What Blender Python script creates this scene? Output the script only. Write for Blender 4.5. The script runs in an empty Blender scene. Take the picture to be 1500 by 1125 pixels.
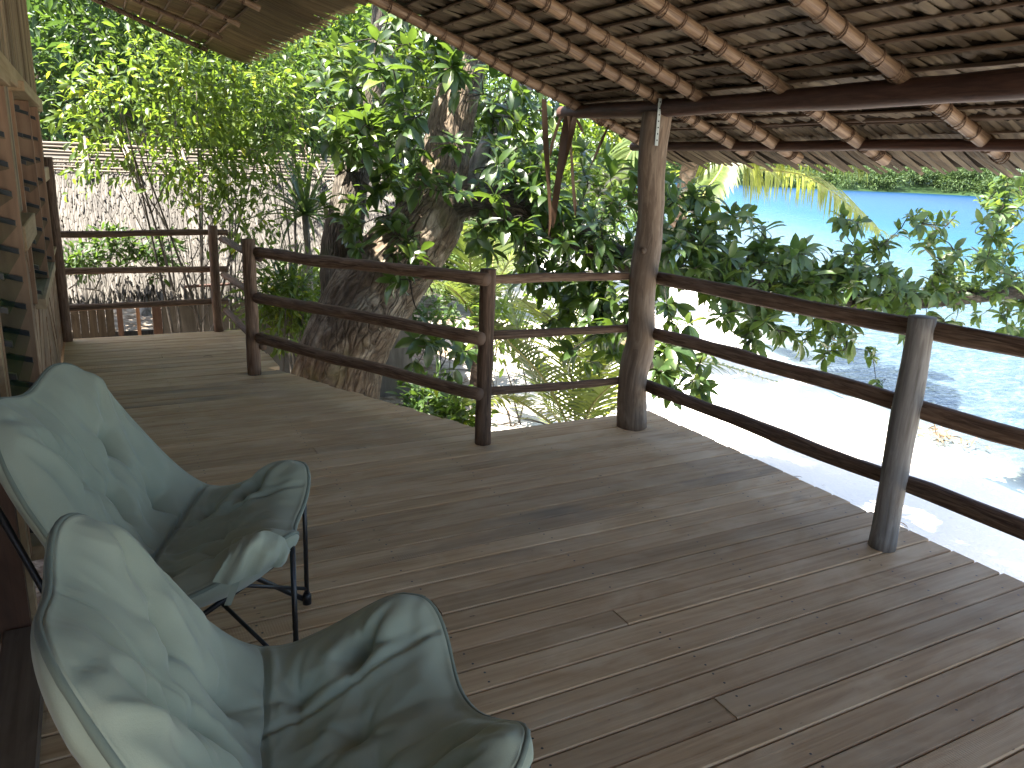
import bpy, math, random
import numpy as np
from mathutils import Vector, Matrix, noise

random.seed(11)
rng = np.random.default_rng(11)
SC = bpy.context.scene
COL = SC.collection
R = math.radians

# ------------------------------------------------------------------ camera
CAMZ = 1.6
FPX = 1144.75
YAW, PITCH, ROLL = R(28.399), R(-15.433), R(2.392)
def cam_axes():
    fw = Vector((math.sin(YAW)*math.cos(PITCH), math.cos(YAW)*math.cos(PITCH), math.sin(PITCH)))
    rt = Vector((math.cos(YAW), -math.sin(YAW), 0)); up = rt.cross(fw)
    c, s = math.cos(ROLL), math.sin(ROLL)
    return c*rt + s*up, -s*rt + c*up, fw
RT, UP, FW = cam_axes()
cd = bpy.data.cameras.new('camera'); cam = bpy.data.objects.new('camera', cd); COL.objects.link(cam)
m = Matrix.Identity(4)
for i in range(3):
    m[i][0], m[i][1], m[i][2] = RT[i], UP[i], -FW[i]
m.translation = Vector((0, 0, CAMZ)); cam.matrix_world = m
cd.sensor_width = 36; cd.lens = FPX/1500*36; cd.clip_start = 0.02; cd.clip_end = 6000
SC.camera = cam
def at(x, y, ax, v):
    d = RT*((x-750)/FPX) - UP*((y-562.5)/FPX) + FW
    o = Vector((0, 0, CAMZ)); i = 'XYZ'.index(ax)
    return o + d*((v-o[i])/d[i])

# ------------------------------------------------------------------ world, sun, exposure
SUN_EL = R(67); SUN_DIR = Vector((-0.9, 0.12, 0)).normalized()       # horizontal direction TOWARDS the sun
w = bpy.data.worlds.new('World'); SC.world = w; w.use_nodes = True
nt = w.node_tree; bg = nt.nodes['Background']
sky = nt.nodes.new('ShaderNodeTexSky'); sky.sky_type = 'NISHITA'; sky.sun_disc = False
sky.sun_elevation = SUN_EL; sky.sun_rotation = math.atan2(SUN_DIR.x, SUN_DIR.y)
sky.air_density = 0.8; sky.dust_density = 2.0; sky.ozone_density = 0.2
nt.links.new(sky.outputs[0], bg.inputs[0]); bg.inputs[1].default_value = 0.09
sd = bpy.data.lights.new('sun', 'SUN'); sd.energy = 4.6; sd.angle = R(0.53); sd.color = (1.0, 0.94, 0.84)
sun = bpy.data.objects.new('sun', sd); COL.objects.link(sun)
sv = Vector((SUN_DIR.x*math.cos(SUN_EL), SUN_DIR.y*math.cos(SUN_EL), math.sin(SUN_EL)))
sun.rotation_euler = sv.to_track_quat('Z', 'Y').to_euler(); sun.location = (0, 0, 30)
SC.view_settings.view_transform = 'Standard'; SC.view_settings.look = 'None'
SC.view_settings.gamma = 1; SC.view_settings.use_curve_mapping = False
SC.view_settings.exposure = 3.1
cy = SC.cycles
cy.max_bounces = 12; cy.diffuse_bounces = 6; cy.glossy_bounces = 3; cy.transmission_bounces = 6; cy.transparent_max_bounces = 6
cy.sample_clamp_indirect = 6; cy.use_denoising = True; cy.caustics_reflective = False; cy.caustics_refractive = False

# ------------------------------------------------------------------ object helpers
def tag(o, label=None, cat=None, group=None, kind=None):
    if label: o['label'] = label
    if cat: o['category'] = cat
    if group: o['group'] = group
    if kind: o['kind'] = kind
    return o
def thing(name, label, cat, loc, group=None):
    o = bpy.data.objects.new(name, None); COL.objects.link(o); o.location = loc
    o.empty_display_size = 0.1
    return tag(o, label, cat, group)
def link(o, parent=None):
    COL.objects.link(o)
    if parent is not None:
        o.parent = parent
        if parent.type == 'EMPTY': o.matrix_parent_inverse = Matrix.Translation(-Vector(parent.location))
        else: o.matrix_parent_inverse = Matrix.Identity(4)
    return o
def make_mesh(name, V, F, mat, smooth=False, uv=None):
    """F: (n,k) int array, or list of sequences"""
    me = bpy.data.meshes.new(name)
    if isinstance(F, np.ndarray):
        V = np.asarray(V, dtype=np.float32); n, k = F.shape
        me.vertices.add(len(V)); me.vertices.foreach_set('co', V.ravel())
        me.loops.add(n*k); me.loops.foreach_set('vertex_index', F.astype(np.int32).ravel())
        me.polygons.add(n); me.polygons.foreach_set('loop_start', np.arange(0, n*k, k, dtype=np.int32))
        if smooth: me.polygons.foreach_set('use_smooth', np.ones(n, dtype=bool))
        if uv is not None:
            l = me.uv_layers.new(name='UVMap'); l.data.foreach_set('uv', np.asarray(uv, dtype=np.float32).ravel())
        me.update(calc_edges=True); me.validate()
    else:
        me.from_pydata([tuple(v) for v in V], [], [tuple(f) for f in F])
        if uv is not None:
            l = me.uv_layers.new(name='UVMap'); l.data.foreach_set('uv', np.asarray(uv, dtype=np.float32).ravel())
        if smooth: me.polygons.foreach_set('use_smooth', np.ones(len(me.polygons), dtype=bool))
        me.update()
    me.materials.append(mat)
    return me
def part(name, V, F, mat, parent=None, smooth=False, uv=None, kind=None, label=None):
    o = bpy.data.objects.new(name, make_mesh(name, V, F, mat, smooth, uv)); link(o, parent)
    if kind: o['kind'] = kind
    if label: o['label'] = label
    return o

# ------------------------------------------------------------------ geometry helpers
class MB:
    def __init__(s): s.V = []; s.F = []; s.UV = []
    def add(s, V, F, UV=None):
        b = len(s.V); s.V += [tuple(v) for v in V]; s.F += [tuple(i+b for i in f) for f in F]
        s.UV += UV if UV is not None else [(0, 0)]*sum(len(f) for f in F)
    def build(s, name, mat, parent=None, smooth=False, kind=None, label=None):
        return part(name, s.V, s.F, mat, parent, smooth, s.UV, kind, label)
def box_vf(x0, x1, y0, y1, z0, z1):
    V = [(x0,y0,z0),(x1,y0,z0),(x1,y1,z0),(x0,y1,z0),(x0,y0,z1),(x1,y0,z1),(x1,y1,z1),(x0,y1,z1)]
    F = [(0,3,2,1),(4,5,6,7),(0,1,5,4),(1,2,6,5),(2,3,7,6),(3,0,4,7)]
    return V, F
def bevel_box_vf(x0, x1, y0, y1, z0, z1, b=.003):
    V = []; F = []
    for z, e in ((z0, b), (z0+b, 0), (z1-b, 0), (z1, b)):
        V += [(x0+e,y0+e,z),(x1-e,y0+e,z),(x1-e,y1-e,z),(x0+e,y1-e,z)]
    for k in range(3):
        for i in range(4):
            j = (i+1) % 4; F.append((4*k+i, 4*k+j, 4*k+4+j, 4*k+4+i))
    F += [(3,2,1,0), (12,13,14,15)]
    return V, F
def tube(pts, radii, m=10, rough=0.0, freq=3.0, seed=0.0, caps=True, rough_fine=0.0):
    """round pole through points; UV = (around, metres along)"""
    P = [Vector(p) for p in pts]; n = len(P)
    if not hasattr(radii, '__len__'): radii = [radii]*n
    V = []; F = []; UV = []
    t0 = (P[1]-P[0]).normalized()
    a = t0.orthogonal().normalized(); L = 0; Ls = []
    for i in range(n):
        t = (P[min(i+1, n-1)] - P[max(i-1, 0)])
        if t.length < 1e-9: t = t0
        t.normalize(); a = (a - t*a.dot(t)).normalized(); b = t.cross(a)
        if i: L += (P[i]-P[i-1]).length
        Ls.append(L)
        for j in range(m):
            th = 2*math.pi*j/m; d = a*math.cos(th) + b*math.sin(th); r = radii[i]
            if rough:
                q = P[i]*freq + d*radii[i]*freq*1.5
                r *= 1 + rough*noise.noise(q + Vector((seed, seed*1.7, 0)))
            if rough_fine:
                q = Vector((math.cos(th)*14*radii[i]/.3, math.sin(th)*14*radii[i]/.3, L*2.6+seed))
                r += rough_fine*(abs(noise.noise(q*1.6))*-1.6+.5)
            V.append(P[i] + d*r)
    for i in range(n-1):
        for j in range(m):
            k = (j+1) % m
            F.append((i*m+j, i*m+k, (i+1)*m+k, (i+1)*m+j))
            u0, u1 = j/m, (j+1)/m
            UV += [(u0, Ls[i]), (u1, Ls[i]), (u1, Ls[i+1]), (u0, Ls[i+1])]
    if caps:
        for i, rev in ((0, True), (n-1, False)):
            c = len(V); V.append(P[i])
            for j in range(m):
                k = (j+1) % m
                F.append((c, i*m+k, i*m+j) if rev else (c, i*m+j, i*m+k))
                UV += [(.5, -9)]*3
    return V, F, UV
def pole_pts(a, b, n=14, wob=.01, seed=0.0):
    a = Vector(a); b = Vector(b); L = (b-a).length; out = []
    for i in range(n+1):
        t = i/n; p = a.lerp(b, t); q = Vector((seed, t*L*1.1, 3.1))
        k = wob*min(1, 4*t*(1-t)+.25)
        out.append(p + Vector((noise.noise(q), noise.noise(q+Vector((5, 0, 0))), noise.noise(q+Vector((0, 0, 7)))))*k)
    return out
def pole(name, a, b, r, mat, parent=None, wob=.012, rough=.16, m=12, n=18, seed=None, taper=1.0, label=None, freq=6.0):
    seed = random.random()*50 if seed is None else seed
    rad = [r*(1+(taper-1)*i/n)*(1+.07*noise.noise(Vector((seed, i*.55, 0)))) for i in range(n+1)]
    V, F, UV = tube(pole_pts(a, b, n, wob, seed), rad, m, rough, freq, seed)
    o = part(name, V, F, mat, parent, True, UV, None, label)
    return o
def catmull(pts, per=8):
    P = [Vector(p) for p in pts]; P = [P[0]*2-P[1]] + P + [P[-1]*2-P[-2]]; out = []
    for i in range(1, len(P)-2):
        for k in range(per):
            t = k/per; a, b, c, d = P[i-1], P[i], P[i+1], P[i+2]
            out.append(.5*((2*b)+(c-a)*t+(2*a-5*b+4*c-d)*t*t+(3*b-a-3*c+d)*t**3))
    out.append(P[-2]); return out
def interp(vals, n):
    return list(np.interp(np.linspace(0, 1, n), np.linspace(0, 1, len(vals)), vals))

# ------------------------------------------------------------------ materials
class NT:
    def __init__(s, name):
        s.m = bpy.data.materials.new(name); s.m.use_nodes = True; s.t = s.m.node_tree
        s.t.nodes.clear(); s.out = s.t.nodes.new('ShaderNodeOutputMaterial')
    def n(s, typ, **kw):
        nd = s.t.nodes.new('ShaderNode'+typ)
        for k, v in kw.items():
            if k.startswith('_'): setattr(nd, k[1:], v)
            else: s.set(nd, k.replace('__', ' '), v)
        return nd
    def set(s, nd, k, v):
        i = nd.inputs[int(k[1:])] if (k[0] == 'i' and k[1:].isdigit()) else nd.inputs[k]
        if hasattr(v, 'is_output') or isinstance(v, bpy.types.NodeSocket): s.t.links.new(v, i)
        else: i.default_value = v
    def mix(s, fac, a, b, blend='MIX'):
        nd = s.t.nodes.new('ShaderNodeMix'); nd.data_type = 'RGBA'; nd.blend_type = blend
        for idx, v in ((0, fac), (6, a), (7, b)):
            i = nd.inputs[idx]
            if isinstance(v, bpy.types.NodeSocket): s.t.links.new(v, i)
            else: i.default_value = v if idx == 0 else (*v, 1)[:4]
        return nd.outputs[2]
    def math(s, op, a, b=0.0, clamp=False):
        nd = s.t.nodes.new('ShaderNodeMath'); nd.operation = op; nd.use_clamp = clamp
        for i, v in enumerate((a, b)):
            if isinstance(v, bpy.types.NodeSocket): s.t.links.new(v, nd.inputs[i])
            else: nd.inputs[i].default_value = v
        return nd.outputs[0]
    def ramp(s, fac, stops, interp='LINEAR'):
        nd = s.t.nodes.new('ShaderNodeValToRGB'); nd.color_ramp.interpolation = interp; e = nd.color_ramp.elements
        while len(e) < len(stops): e.new(.5)
        for x, (p, c) in zip(e, stops): x.position = p; x.color = (*c, 1)[:4] if hasattr(c, '__len__') else (c, c, c, 1)
        s.t.links.new(fac, nd.inputs[0]); return nd.outputs[0]
    def coord(s, kind='Object', scale=(1, 1, 1), rand=False, rot=(0, 0, 0)):
        tc = s.t.nodes.new('ShaderNodeTexCoord'); v = tc.outputs[kind]
        if rand:
            oi = s.t.nodes.new('ShaderNodeObjectInfo')
            a = s.t.nodes.new('ShaderNodeVectorMath'); a.operation = 'MULTIPLY_ADD'
            c = s.t.nodes.new('ShaderNodeCombineXYZ')
            for i in range(3): s.t.links.new(oi.outputs['Random'], c.inputs[i])
            s.t.links.new(c.outputs[0], a.inputs[0]); a.inputs[1].default_value = (37, 61, 83); s.t.links.new(v, a.inputs[2]); v = a.outputs[0]
        mp = s.t.nodes.new('ShaderNodeMapping'); mp.inputs['Scale'].default_value = scale; mp.inputs['Rotation'].default_value = rot
        s.t.links.new(v, mp.inputs[0]); return mp.outputs[0]
    def noise(s, vec, scale=5, detail=4, rough=.55, dist=0.0):
        nd = s.t.nodes.new('ShaderNodeTexNoise'); nd.inputs['Scale'].default_value = scale; nd.inputs['Detail'].default_value = detail
        nd.inputs['Roughness'].default_value = rough; nd.inputs['Distortion'].default_value = dist
        s.t.links.new(vec, nd.inputs['Vector']); return nd.outputs['Fac']
    def rand(s, island=True):
        oi = s.t.nodes.new('ShaderNodeObjectInfo')
        if not island: return oi.outputs['Random']
        g = s.t.nodes.new('ShaderNodeNewGeometry')
        return s.math('FRACT', s.math('ADD', oi.outputs['Random'], g.outputs['Random Per Island']))
    def bump(s, h, strength=.3, dist=.01):
        b = s.t.nodes.new('ShaderNodeBump'); b.inputs['Strength'].default_value = strength; b.inputs['Distance'].default_value = dist
        s.t.links.new(h, b.inputs['Height']); return b.outputs[0]
    def principled(s, col, rough=.6, spec=.5, normal=None, **kw):
        p = s.t.nodes.new('ShaderNodeBsdfPrincipled')
        for k, v in dict(kw, **{'Base Color': col, 'Roughness': rough, 'Specular IOR Level': spec}).items():
            if isinstance(v, bpy.types.NodeSocket): s.t.links.new(v, p.inputs[k])
            elif k == 'Base Color': p.inputs[k].default_value = (*v, 1)[:4]
            else: p.inputs[k].default_value = v
        if normal is not None: s.t.links.new(normal, p.inputs['Normal'])
        s.t.links.new(p.outputs[0], s.out.inputs[0]); return p
    def translucent(s, p, col, fac):
        t = s.t.nodes.new('ShaderNodeBsdfTranslucent')
        if isinstance(col, bpy.types.NodeSocket): s.t.links.new(col, t.inputs[0])
        else: t.inputs[0].default_value = (*col, 1)
        mx = s.t.nodes.new('ShaderNodeMixShader'); mx.inputs[0].default_value = fac
        s.t.links.new(p.outputs[0], mx.inputs[1]); s.t.links.new(t.outputs[0], mx.inputs[2]); s.t.links.new(mx.outputs[0], s.out.inputs[0])

def wood_mat(name, c_dark, c_mid, c_light, along='X', grain=40, rough=.75, spec=.3, bump=.25, blotch=.5, tint=.5, uv=False, stain=None, saw=False):
    n = NT(name)
    if uv:
        v = n.coord('UV', (3.2, .9, 1), rand=True); vg = n.coord('UV', (grain*.5, 1.6, 1), rand=True)
    else:
        sc = {'X': (.35, 1, 1), 'Y': (1, .35, 1), 'Z': (1, 1, .35)}[along]; sg = {'X': (1.2, grain, grain), 'Y': (grain, 1.2, grain), 'Z': (grain, grain, 1.2)}[along]
        v = n.coord('Object', sc, rand=True); vg = n.coord('Object', sg, rand=True)
    g = n.noise(vg, 1.0, 5, .6, .6); b = n.noise(v, 6.0, 4, .6, 1.0)
    c = n.mix(n.ramp(g, [(.3, 0), (.72, 1)]), c_dark, c_mid)
    c = n.mix(n.math('MULTIPLY', n.ramp(b, [(.42, 0), (.68, 1)]), blotch), c, c_light)
    r = n.rand(False)
    k = n.ramp(r, [(0, 1-tint*.55), (.5, 1), (1, 1+tint*.35)])
    c = n.mix(1.0, c, k, 'MULTIPLY')
    if stain:
        sb = n.noise(v, 2.3, 3, .6, .5); r2 = n.math('FRACT', n.math('MULTIPLY', r, 7.31))
        f = n.math('MULTIPLY', n.ramp(sb, [(.5, 0), (.62, 1)]), n.ramp(r2, [(.78, 0), (.96, .6)]))
        c = n.mix(f, c, stain)
        k2 = n.noise(v, 55, 2, .5); c = n.mix(n.ramp(k2, [(.74, 0), (.8, .8)]), c, (.035, .025, .02))
    h = g
    if saw:
        tcv = n.coord('Object', (1, .32, 1), rand=True)
        wv = n.n('TexWave', _wave_type='BANDS', _bands_direction='X', Scale=32.0, Distortion=2.5, Detail=2.0); n.set(wv, 'Vector', tcv)
        msk = n.ramp(n.noise(v, 3.1, 2), [(.52, 0), (.66, 1)])
        sw = n.math('MULTIPLY', wv.outputs['Fac'], msk)
        c = n.mix(n.math('MULTIPLY', sw, .22), c, c_light); h = n.math('ADD', g, n.math('MULTIPLY', sw, .5))
    n.principled(c, rough, spec, n.bump(h, bump, .006)); return n.m

M = {}
M['deck'] = wood_mat('deck_board_wood', (.34, .215, .108), (.54, .375, .212), (.63, .485, .315), 'X', 46, .66, .24, .3, .55, .32, stain=(.11, .10, .085), saw=True)
M['rail'] = wood_mat('rail_bark', (.052, .029, .018), (.165, .097, .060), (.28, .185, .12), uv=True, grain=16, rough=.75, spec=.25, bump=1.0, blotch=.75, tint=.5)
M['post'] = wood_mat('post_weathered_wood', (.075, .050, .034), (.19, .135, .092), (.30, .235, .17), uv=True, grain=22, rough=.72, spec=.3, bump=.8, blotch=.5, tint=.2)
M['post_flare_grey'] = wood_mat('flare_lightened_post_wood', (.12, .105, .09), (.26, .24, .215), (.36, .34, .31), uv=True, grain=22, rough=.75, spec=.25, bump=.8, blotch=.5, tint=.1)  # post wood with lens-flare haze put into its paler grey colour
M['beam'] = wood_mat('beam_dark_wood', (.030, .013, .009), (.085, .037, .025), (.14, .07, .045), uv=True, grain=14, rough=.6, spec=.4, bump=.6, blotch=.5, tint=.2)
M['rafter'] = wood_mat('rafter_peeled_wood', (.062, .035, .019), (.145, .084, .045), (.22, .145, .083), uv=True, grain=12, rough=.55, spec=.4, bump=.5, blotch=.8, tint=.4)
M['jamb'] = wood_mat('window_frame_wood', (.17, .085, .042), (.32, .175, .092), (.42, .26, .15), 'Z', 38, .6, .35, .2, .5, .5)
M['girt'] = wood_mat('pale_girt_wood', (.26, .17, .085), (.42, .30, .17), (.5, .39, .25), 'Y', 34, .65, .3, .2, .5, .3)
M['slat'] = wood_mat('wall_slat_leaf_sheath', (.15, .10, .055), (.31, .225, .135), (.40, .32, .22), 'Z', 60, .7, .3, .4, .5, .9)
M['clad'] = wood_mat('diagonal_cladding_wood', (.14, .056, .026), (.36, .215, .115), (.46, .345, .225), uv=True, grain=5, rough=.6, spec=.35, bump=.15, blotch=.9, tint=.6)
M['darkwood'] = wood_mat('dark_jamb_wood', (.035, .016, .009), (.095, .046, .026), (.14, .07, .04), 'Z', 30, .55, .4, .2, .5, .1)
M['sill'] = wood_mat('threshold_wood', (.095, .065, .045), (.18, .13, .09), (.25, .19, .14), 'Y', 40, .65, .35, .25, .5, .3)

def thatch_mat(name, cd_, cm, cl, tint=.8, transl=.12, spec=.25):
    n = NT(name); r = n.rand(True)
    v = n.coord('Object', (6, 60, 40), rand=True); g = n.noise(v, 1.0, 4, .6, .3)
    b = n.noise(n.coord('Object', (1, 1, 1)), 2.2, 3)
    c = n.mix(n.ramp(g, [(.3, 0), (.7, 1)]), cd_, cm); c = n.mix(n.math('MULTIPLY', n.ramp(r, [(.3, 0), (1, 1)]), .75), c, cl)
    c = n.mix(1.0, c, n.ramp(b, [(.3, 1-tint*.45), (.7, 1.1)]), 'MULTIPLY')
    p = n.principled(c, .68, spec, n.bump(g, .5, .004)); n.translucent(p, cl, transl); return n.m
M['thatch'] = thatch_mat('thatch_underside_leaf', (.054, .036, .021), (.125, .090, .054), (.215, .168, .108), transl=.05)
M['eave'] = thatch_mat('eave_leaf', (.06, .037, .017), (.115, .076, .038), (.16, .115, .062), transl=.04)
M['hut_thatch'] = thatch_mat('bleached_hut_thatch', (.034, .029, .024), (.072, .064, .054), (.135, .122, .105), .9, .04)
M['batten'] = wood_mat('batten_stick', (.06, .036, .024), (.14, .09, .06), (.22, .15, .10), uv=True, grain=10, bump=.4, tint=.6)
M['lash'] = wood_mat('vine_lashing', (.04, .022, .013), (.10, .056, .032), (.15, .09, .05), uv=True, grain=8, bump=.3, tint=.3)
M['grey_panel'] = wood_mat('weathered_grey_panel', (.07, .065, .056), (.12, .11, .098), (.165, .155, .14), 'Z', 12, .85, .15, .2, .6, .1)
M['bamboo'] = wood_mat('bleached_bamboo', (.10, .08, .058), (.2, .168, .13), (.28, .245, .2), uv=True, grain=10, bump=.3, tint=.5)
M['hutwall'] = wood_mat('hut_wall_panel', (.035, .028, .02), (.075, .062, .046), (.12, .1, .08), 'Z', 30, .8, .2, .3, .5, .3)

def leaf_mat(name, c1, c2, tcol, tf=.35, rough=.38, spec=.5, c3=None, p3=.93):
    n = NT(name); r = n.rand(True)
    c = n.mix(n.ramp(r, [(0, 0), (1, 1)]), c1, c2)
    if c3 is not None: c = n.mix(n.ramp(n.math('FRACT', n.math('MULTIPLY', r, 13.7)), [(p3, 0), (p3+.01, 1)]), c, c3)
    v = n.noise(n.coord('Object', (1, 1, 1)), 9, 2); c = n.mix(1.0, c, n.ramp(v, [(.3, .75), (.7, 1.2)]), 'MULTIPLY')
    tc = n.mix(.6, tcol, c, 'MIX')
    p = n.principled(c, rough, spec); n.translucent(p, n.mix(1.0, tc, (1.9, 1.9, 1.6), 'MULTIPLY'), tf); return n.m
M['leaf_big'] = leaf_mat('glossy_tree_leaf', (.014, .034, .009), (.040, .074, .016), (.13, .20, .018), .33, .37, .55, (.12, .17, .03), .95)
M['leaf_sea'] = leaf_mat('shore_tree_leaf', (.026, .056, .017), (.060, .096, .026), (.14, .20, .022), .30, .42, .45, (.15, .19, .04), .93)
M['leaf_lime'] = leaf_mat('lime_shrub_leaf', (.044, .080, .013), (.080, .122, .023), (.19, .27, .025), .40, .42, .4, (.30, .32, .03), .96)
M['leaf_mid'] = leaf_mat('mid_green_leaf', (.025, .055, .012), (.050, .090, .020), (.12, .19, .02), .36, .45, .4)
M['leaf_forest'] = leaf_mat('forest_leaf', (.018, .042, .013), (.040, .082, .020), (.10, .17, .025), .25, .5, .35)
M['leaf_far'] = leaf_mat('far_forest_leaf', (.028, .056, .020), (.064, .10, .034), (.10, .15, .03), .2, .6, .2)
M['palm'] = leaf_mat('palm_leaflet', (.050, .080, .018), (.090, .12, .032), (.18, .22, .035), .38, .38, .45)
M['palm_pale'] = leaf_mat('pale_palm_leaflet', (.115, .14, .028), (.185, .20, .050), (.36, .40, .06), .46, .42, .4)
M['pandan'] = leaf_mat('sword_leaf', (.028, .058, .018), (.058, .09, .03), (.12, .18, .03), .25, .4, .45)
M['dead_leaf'] = leaf_mat('dried_palm_leaflet', (.05, .026, .015), (.10, .058, .034), (.12, .07, .035), .15, .6, .3)
M['rachis'] = wood_mat('palm_rachis', (.16, .16, .05), (.26, .24, .08), (.34, .28, .12), uv=True, grain=8, bump=.2, tint=.3)

def bark_mat(name, cd_, cm, cl, moss, sx=26, sy=5.5):
    n = NT(name)
    v = n.coord('UV', (sx, sy, 1)); vo = n.coord('Object', (1, 1, 1))
    wn = n.t.nodes.new('ShaderNodeTexNoise'); wn.inputs['Scale'].default_value = .5; n.t.links.new(n.coord('UV', (sx, sy, 1)), wn.inputs['Vector'])
    wa = n.t.nodes.new('ShaderNodeVectorMath'); wa.operation = 'MULTIPLY_ADD'; n.t.links.new(wn.outputs['Color'], wa.inputs[0]); wa.inputs[1].default_value = (2.2, 2.2, 0); n.t.links.new(n.coord('UV', (sx*1.3, sy*.8, 1)), wa.inputs[2])
    f = n.noise(v, 1.4, 6, .65, .8); vv = n.n('TexVoronoi', _feature='DISTANCE_TO_EDGE', Scale=1.3); n.set(vv, 'Vector', wa.outputs[0])
    plate = n.ramp(vv.outputs['Distance'], [(.0, 0), (.22, 1)])
    lich = n.noise(vo, 3.5, 5, .65, .5); ms = n.noise(vo, 1.7, 4, .6)
    c = n.mix(n.ramp(f, [(.35, 0), (.65, 1)]), cd_, cm); c = n.mix(n.ramp(lich, [(.5, 0), (.66, .8)]), c, cl)
    c = n.mix(n.ramp(ms, [(.56, 0), (.72, .6)]), c, moss); c = n.mix(n.math('MULTIPLY', n.math('SUBTRACT', 1, plate), .4), c, (.02, .016, .012))
    h = n.math('ADD', n.math('MULTIPLY', plate, .8), f)
    n.principled(c, .85, .2, n.bump(h, .9, .03)); return n.m
M['bark'] = bark_mat('fissured_tree_bark', (.070, .048, .032), (.19, .145, .10), (.36, .31, .24), (.10, .11, .03))
M['bark_dark'] = bark_mat('dark_limb_bark', (.045, .036, .028), (.11, .088, .066), (.21, .19, .16), (.06, .07, .03))
M['bark_pale'] = bark_mat('pale_stem_bark', (.14, .12, .095), (.26, .235, .20), (.38, .35, .31), (.15, .15, .08), 5, 3)
M['bark_palm'] = bark_mat('palm_trunk_bark', (.13, .085, .06), (.27, .19, .14), (.36, .29, .23), (.2, .15, .09), 3, 8)

def simple(name, col, rough=.5, spec=.5, **kw):
    n = NT(name); n.principled(col, rough, spec, **kw); return n.m
M['black_metal'] = simple('black_painted_steel', (.012, .012, .013), .38, .5)
M['black_plastic'] = simple('black_louvre_clip', (.010, .010, .011), .45, .4)
M['zinc'] = simple('perforated_zinc_strap', (.42, .45, .42), .45, .5, Metallic=.6)
M['curtain'] = simple('grey_curtain', (.36, .40, .42), .9, .1)
M['inside'] = simple('plywood_interior_lining', (.46, .36, .26), .8, .2)
M['dark'] = simple('light_blocker_dark_brown', (.035, .025, .018), .9, .1)  # dark brown of the added light-blocking sheets above the thatch
M['debris'] = leaf_mat('dry_leaf_debris', (.12, .08, .05), (.25, .17, .10), (.2, .12, .05), .1, .7, .2)
n = NT('louvre_glass'); gl = n.n('BsdfGlass', Roughness=.04, IOR=1.3, Color=(.75, .82, .80, 1)); tr = n.n('BsdfTransparent', Color=(.8, .86, .85, 1))
mx = n.n('MixShader', i0=.985, i1=gl.outputs[0], i2=tr.outputs[0]); n.t.links.new(mx.outputs[0], n.out.inputs[0]); M['glass'] = n.m

def fabric_mat(name, c, c2):
    n = NT(name); v = n.coord('Object', (1, 1, 1), rand=True)
    wv = n.noise(v, 420, 2, .5); b = n.noise(v, 4, 3)
    col = n.mix(n.ramp(b, [(.3, 0), (.7, 1)]), c, c2); col = n.mix(n.math('MULTIPLY', wv, .18), col, tuple(x*.6 for x in c))
    n.principled(col, .88, .12, n.bump(wv, .2, .002), **{'Sheen Weight': .2, 'Sheen Roughness': .5}); return n.m
M['fabric'] = fabric_mat('sage_chair_fabric', (.315, .345, .255), (.355, .382, .288))
M['piping'] = fabric_mat('chair_piping_fabric', (.16, .19, .145), (.19, .22, .17))

# ground: coral sand by the shore, soil and leaf litter inland
n = NT('ground_sand_and_litter'); tc = n.n('NewGeometry'); sx = n.n('SeparateXYZ', Vector=tc.outputs['Position'])
pv = n.coord('Object'); n1 = n.noise(pv, .45, 4, .6); n2 = n.noise(pv, 30, 4, .6); n3 = n.noise(pv, 5, 4, .65)
inl = n.math('ADD', n.math('SUBTRACT', sx.outputs[0], n.math('MULTIPLY', sx.outputs[1], .42)), n.math('MULTIPLY', n1, 4.0))
fs = n.ramp(n.math('MULTIPLY', inl, .1), [(.18, 0), (.42, 1)])
sand = n.mix(n2, (.62, .585, .52), (.74, .71, .65)); sand = n.mix(n.ramp(n3, [(.62, 0), (.74, .45)]), sand, (.40, .33, .25))
soil = n.mix(n.ramp(n3, [(.38, 0), (.62, 1)]), (.13, .09, .06), (.36, .31, .25)); soil = n.mix(n.ramp(n2, [(.5, 0), (.62, .6)]), soil, (.09, .06, .035))
n.principled(n.mix(fs, soil, sand), .95, .1, n.bump(n.math('ADD', n3, n.math('MULTIPLY', n2, .5)), .5, .05)); M['sand'] = n.m

# sea: colour follows the depth (distance from the shoreline), rippled glossy surface
def shore_x(y):
    return float(np.interp(y, [-60, -10, 0, 5, 7, 11, 17.5, 30, 60, 100, 150], [11.5, 10.6, 10.3, 10.1, 10.6, 12.4, 16.3, 23, 40, 67, 100]))

# ------------------------------------------------------------------ setting: ground, sea, far shore
NY, NX = 150, 110
ys = np.concatenate([np.linspace(-60, -6, 14), np.linspace(-5, 22, 90), 22+np.geomspace(1, 140, NY-104)])
us = np.concatenate([-np.geomspace(200, 30, 12), np.linspace(-28, -8.2, 30), np.linspace(-8, 3, 50), np.geomspace(3.3, 60, NX-92)])
V = []; 
for y in ys:
    s = shore_x(y)
    for u in us:
        x = s+u
        if u < 0:
            z = -2.09 + .48*(1-math.exp(u/3.0)) + .05*noise.noise(Vector((x*.5, y*.5, 0))) + .02*noise.noise(Vector((x*2.1, y*2.1, 5))) + .25*min(1, max(0, (y-x*1.0-6)/10))
        else:
            z = -2.09 - .09*u + .05*noise.noise(Vector((x*.4, y*.4, 0)))*min(1, u)
        V.append((x, y, max(z, -7)))
W = len(us); ii, jj = np.meshgrid(np.arange(len(ys)-1), np.arange(W-1), indexing='ij')
F = np.stack([ii*W+jj, ii*W+jj+1, (ii+1)*W+jj+1, (ii+1)*W+jj], -1).reshape(-1, 4)
tag(part('ground', np.array(V), F, M['sand'], smooth=True), kind='structure')

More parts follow.
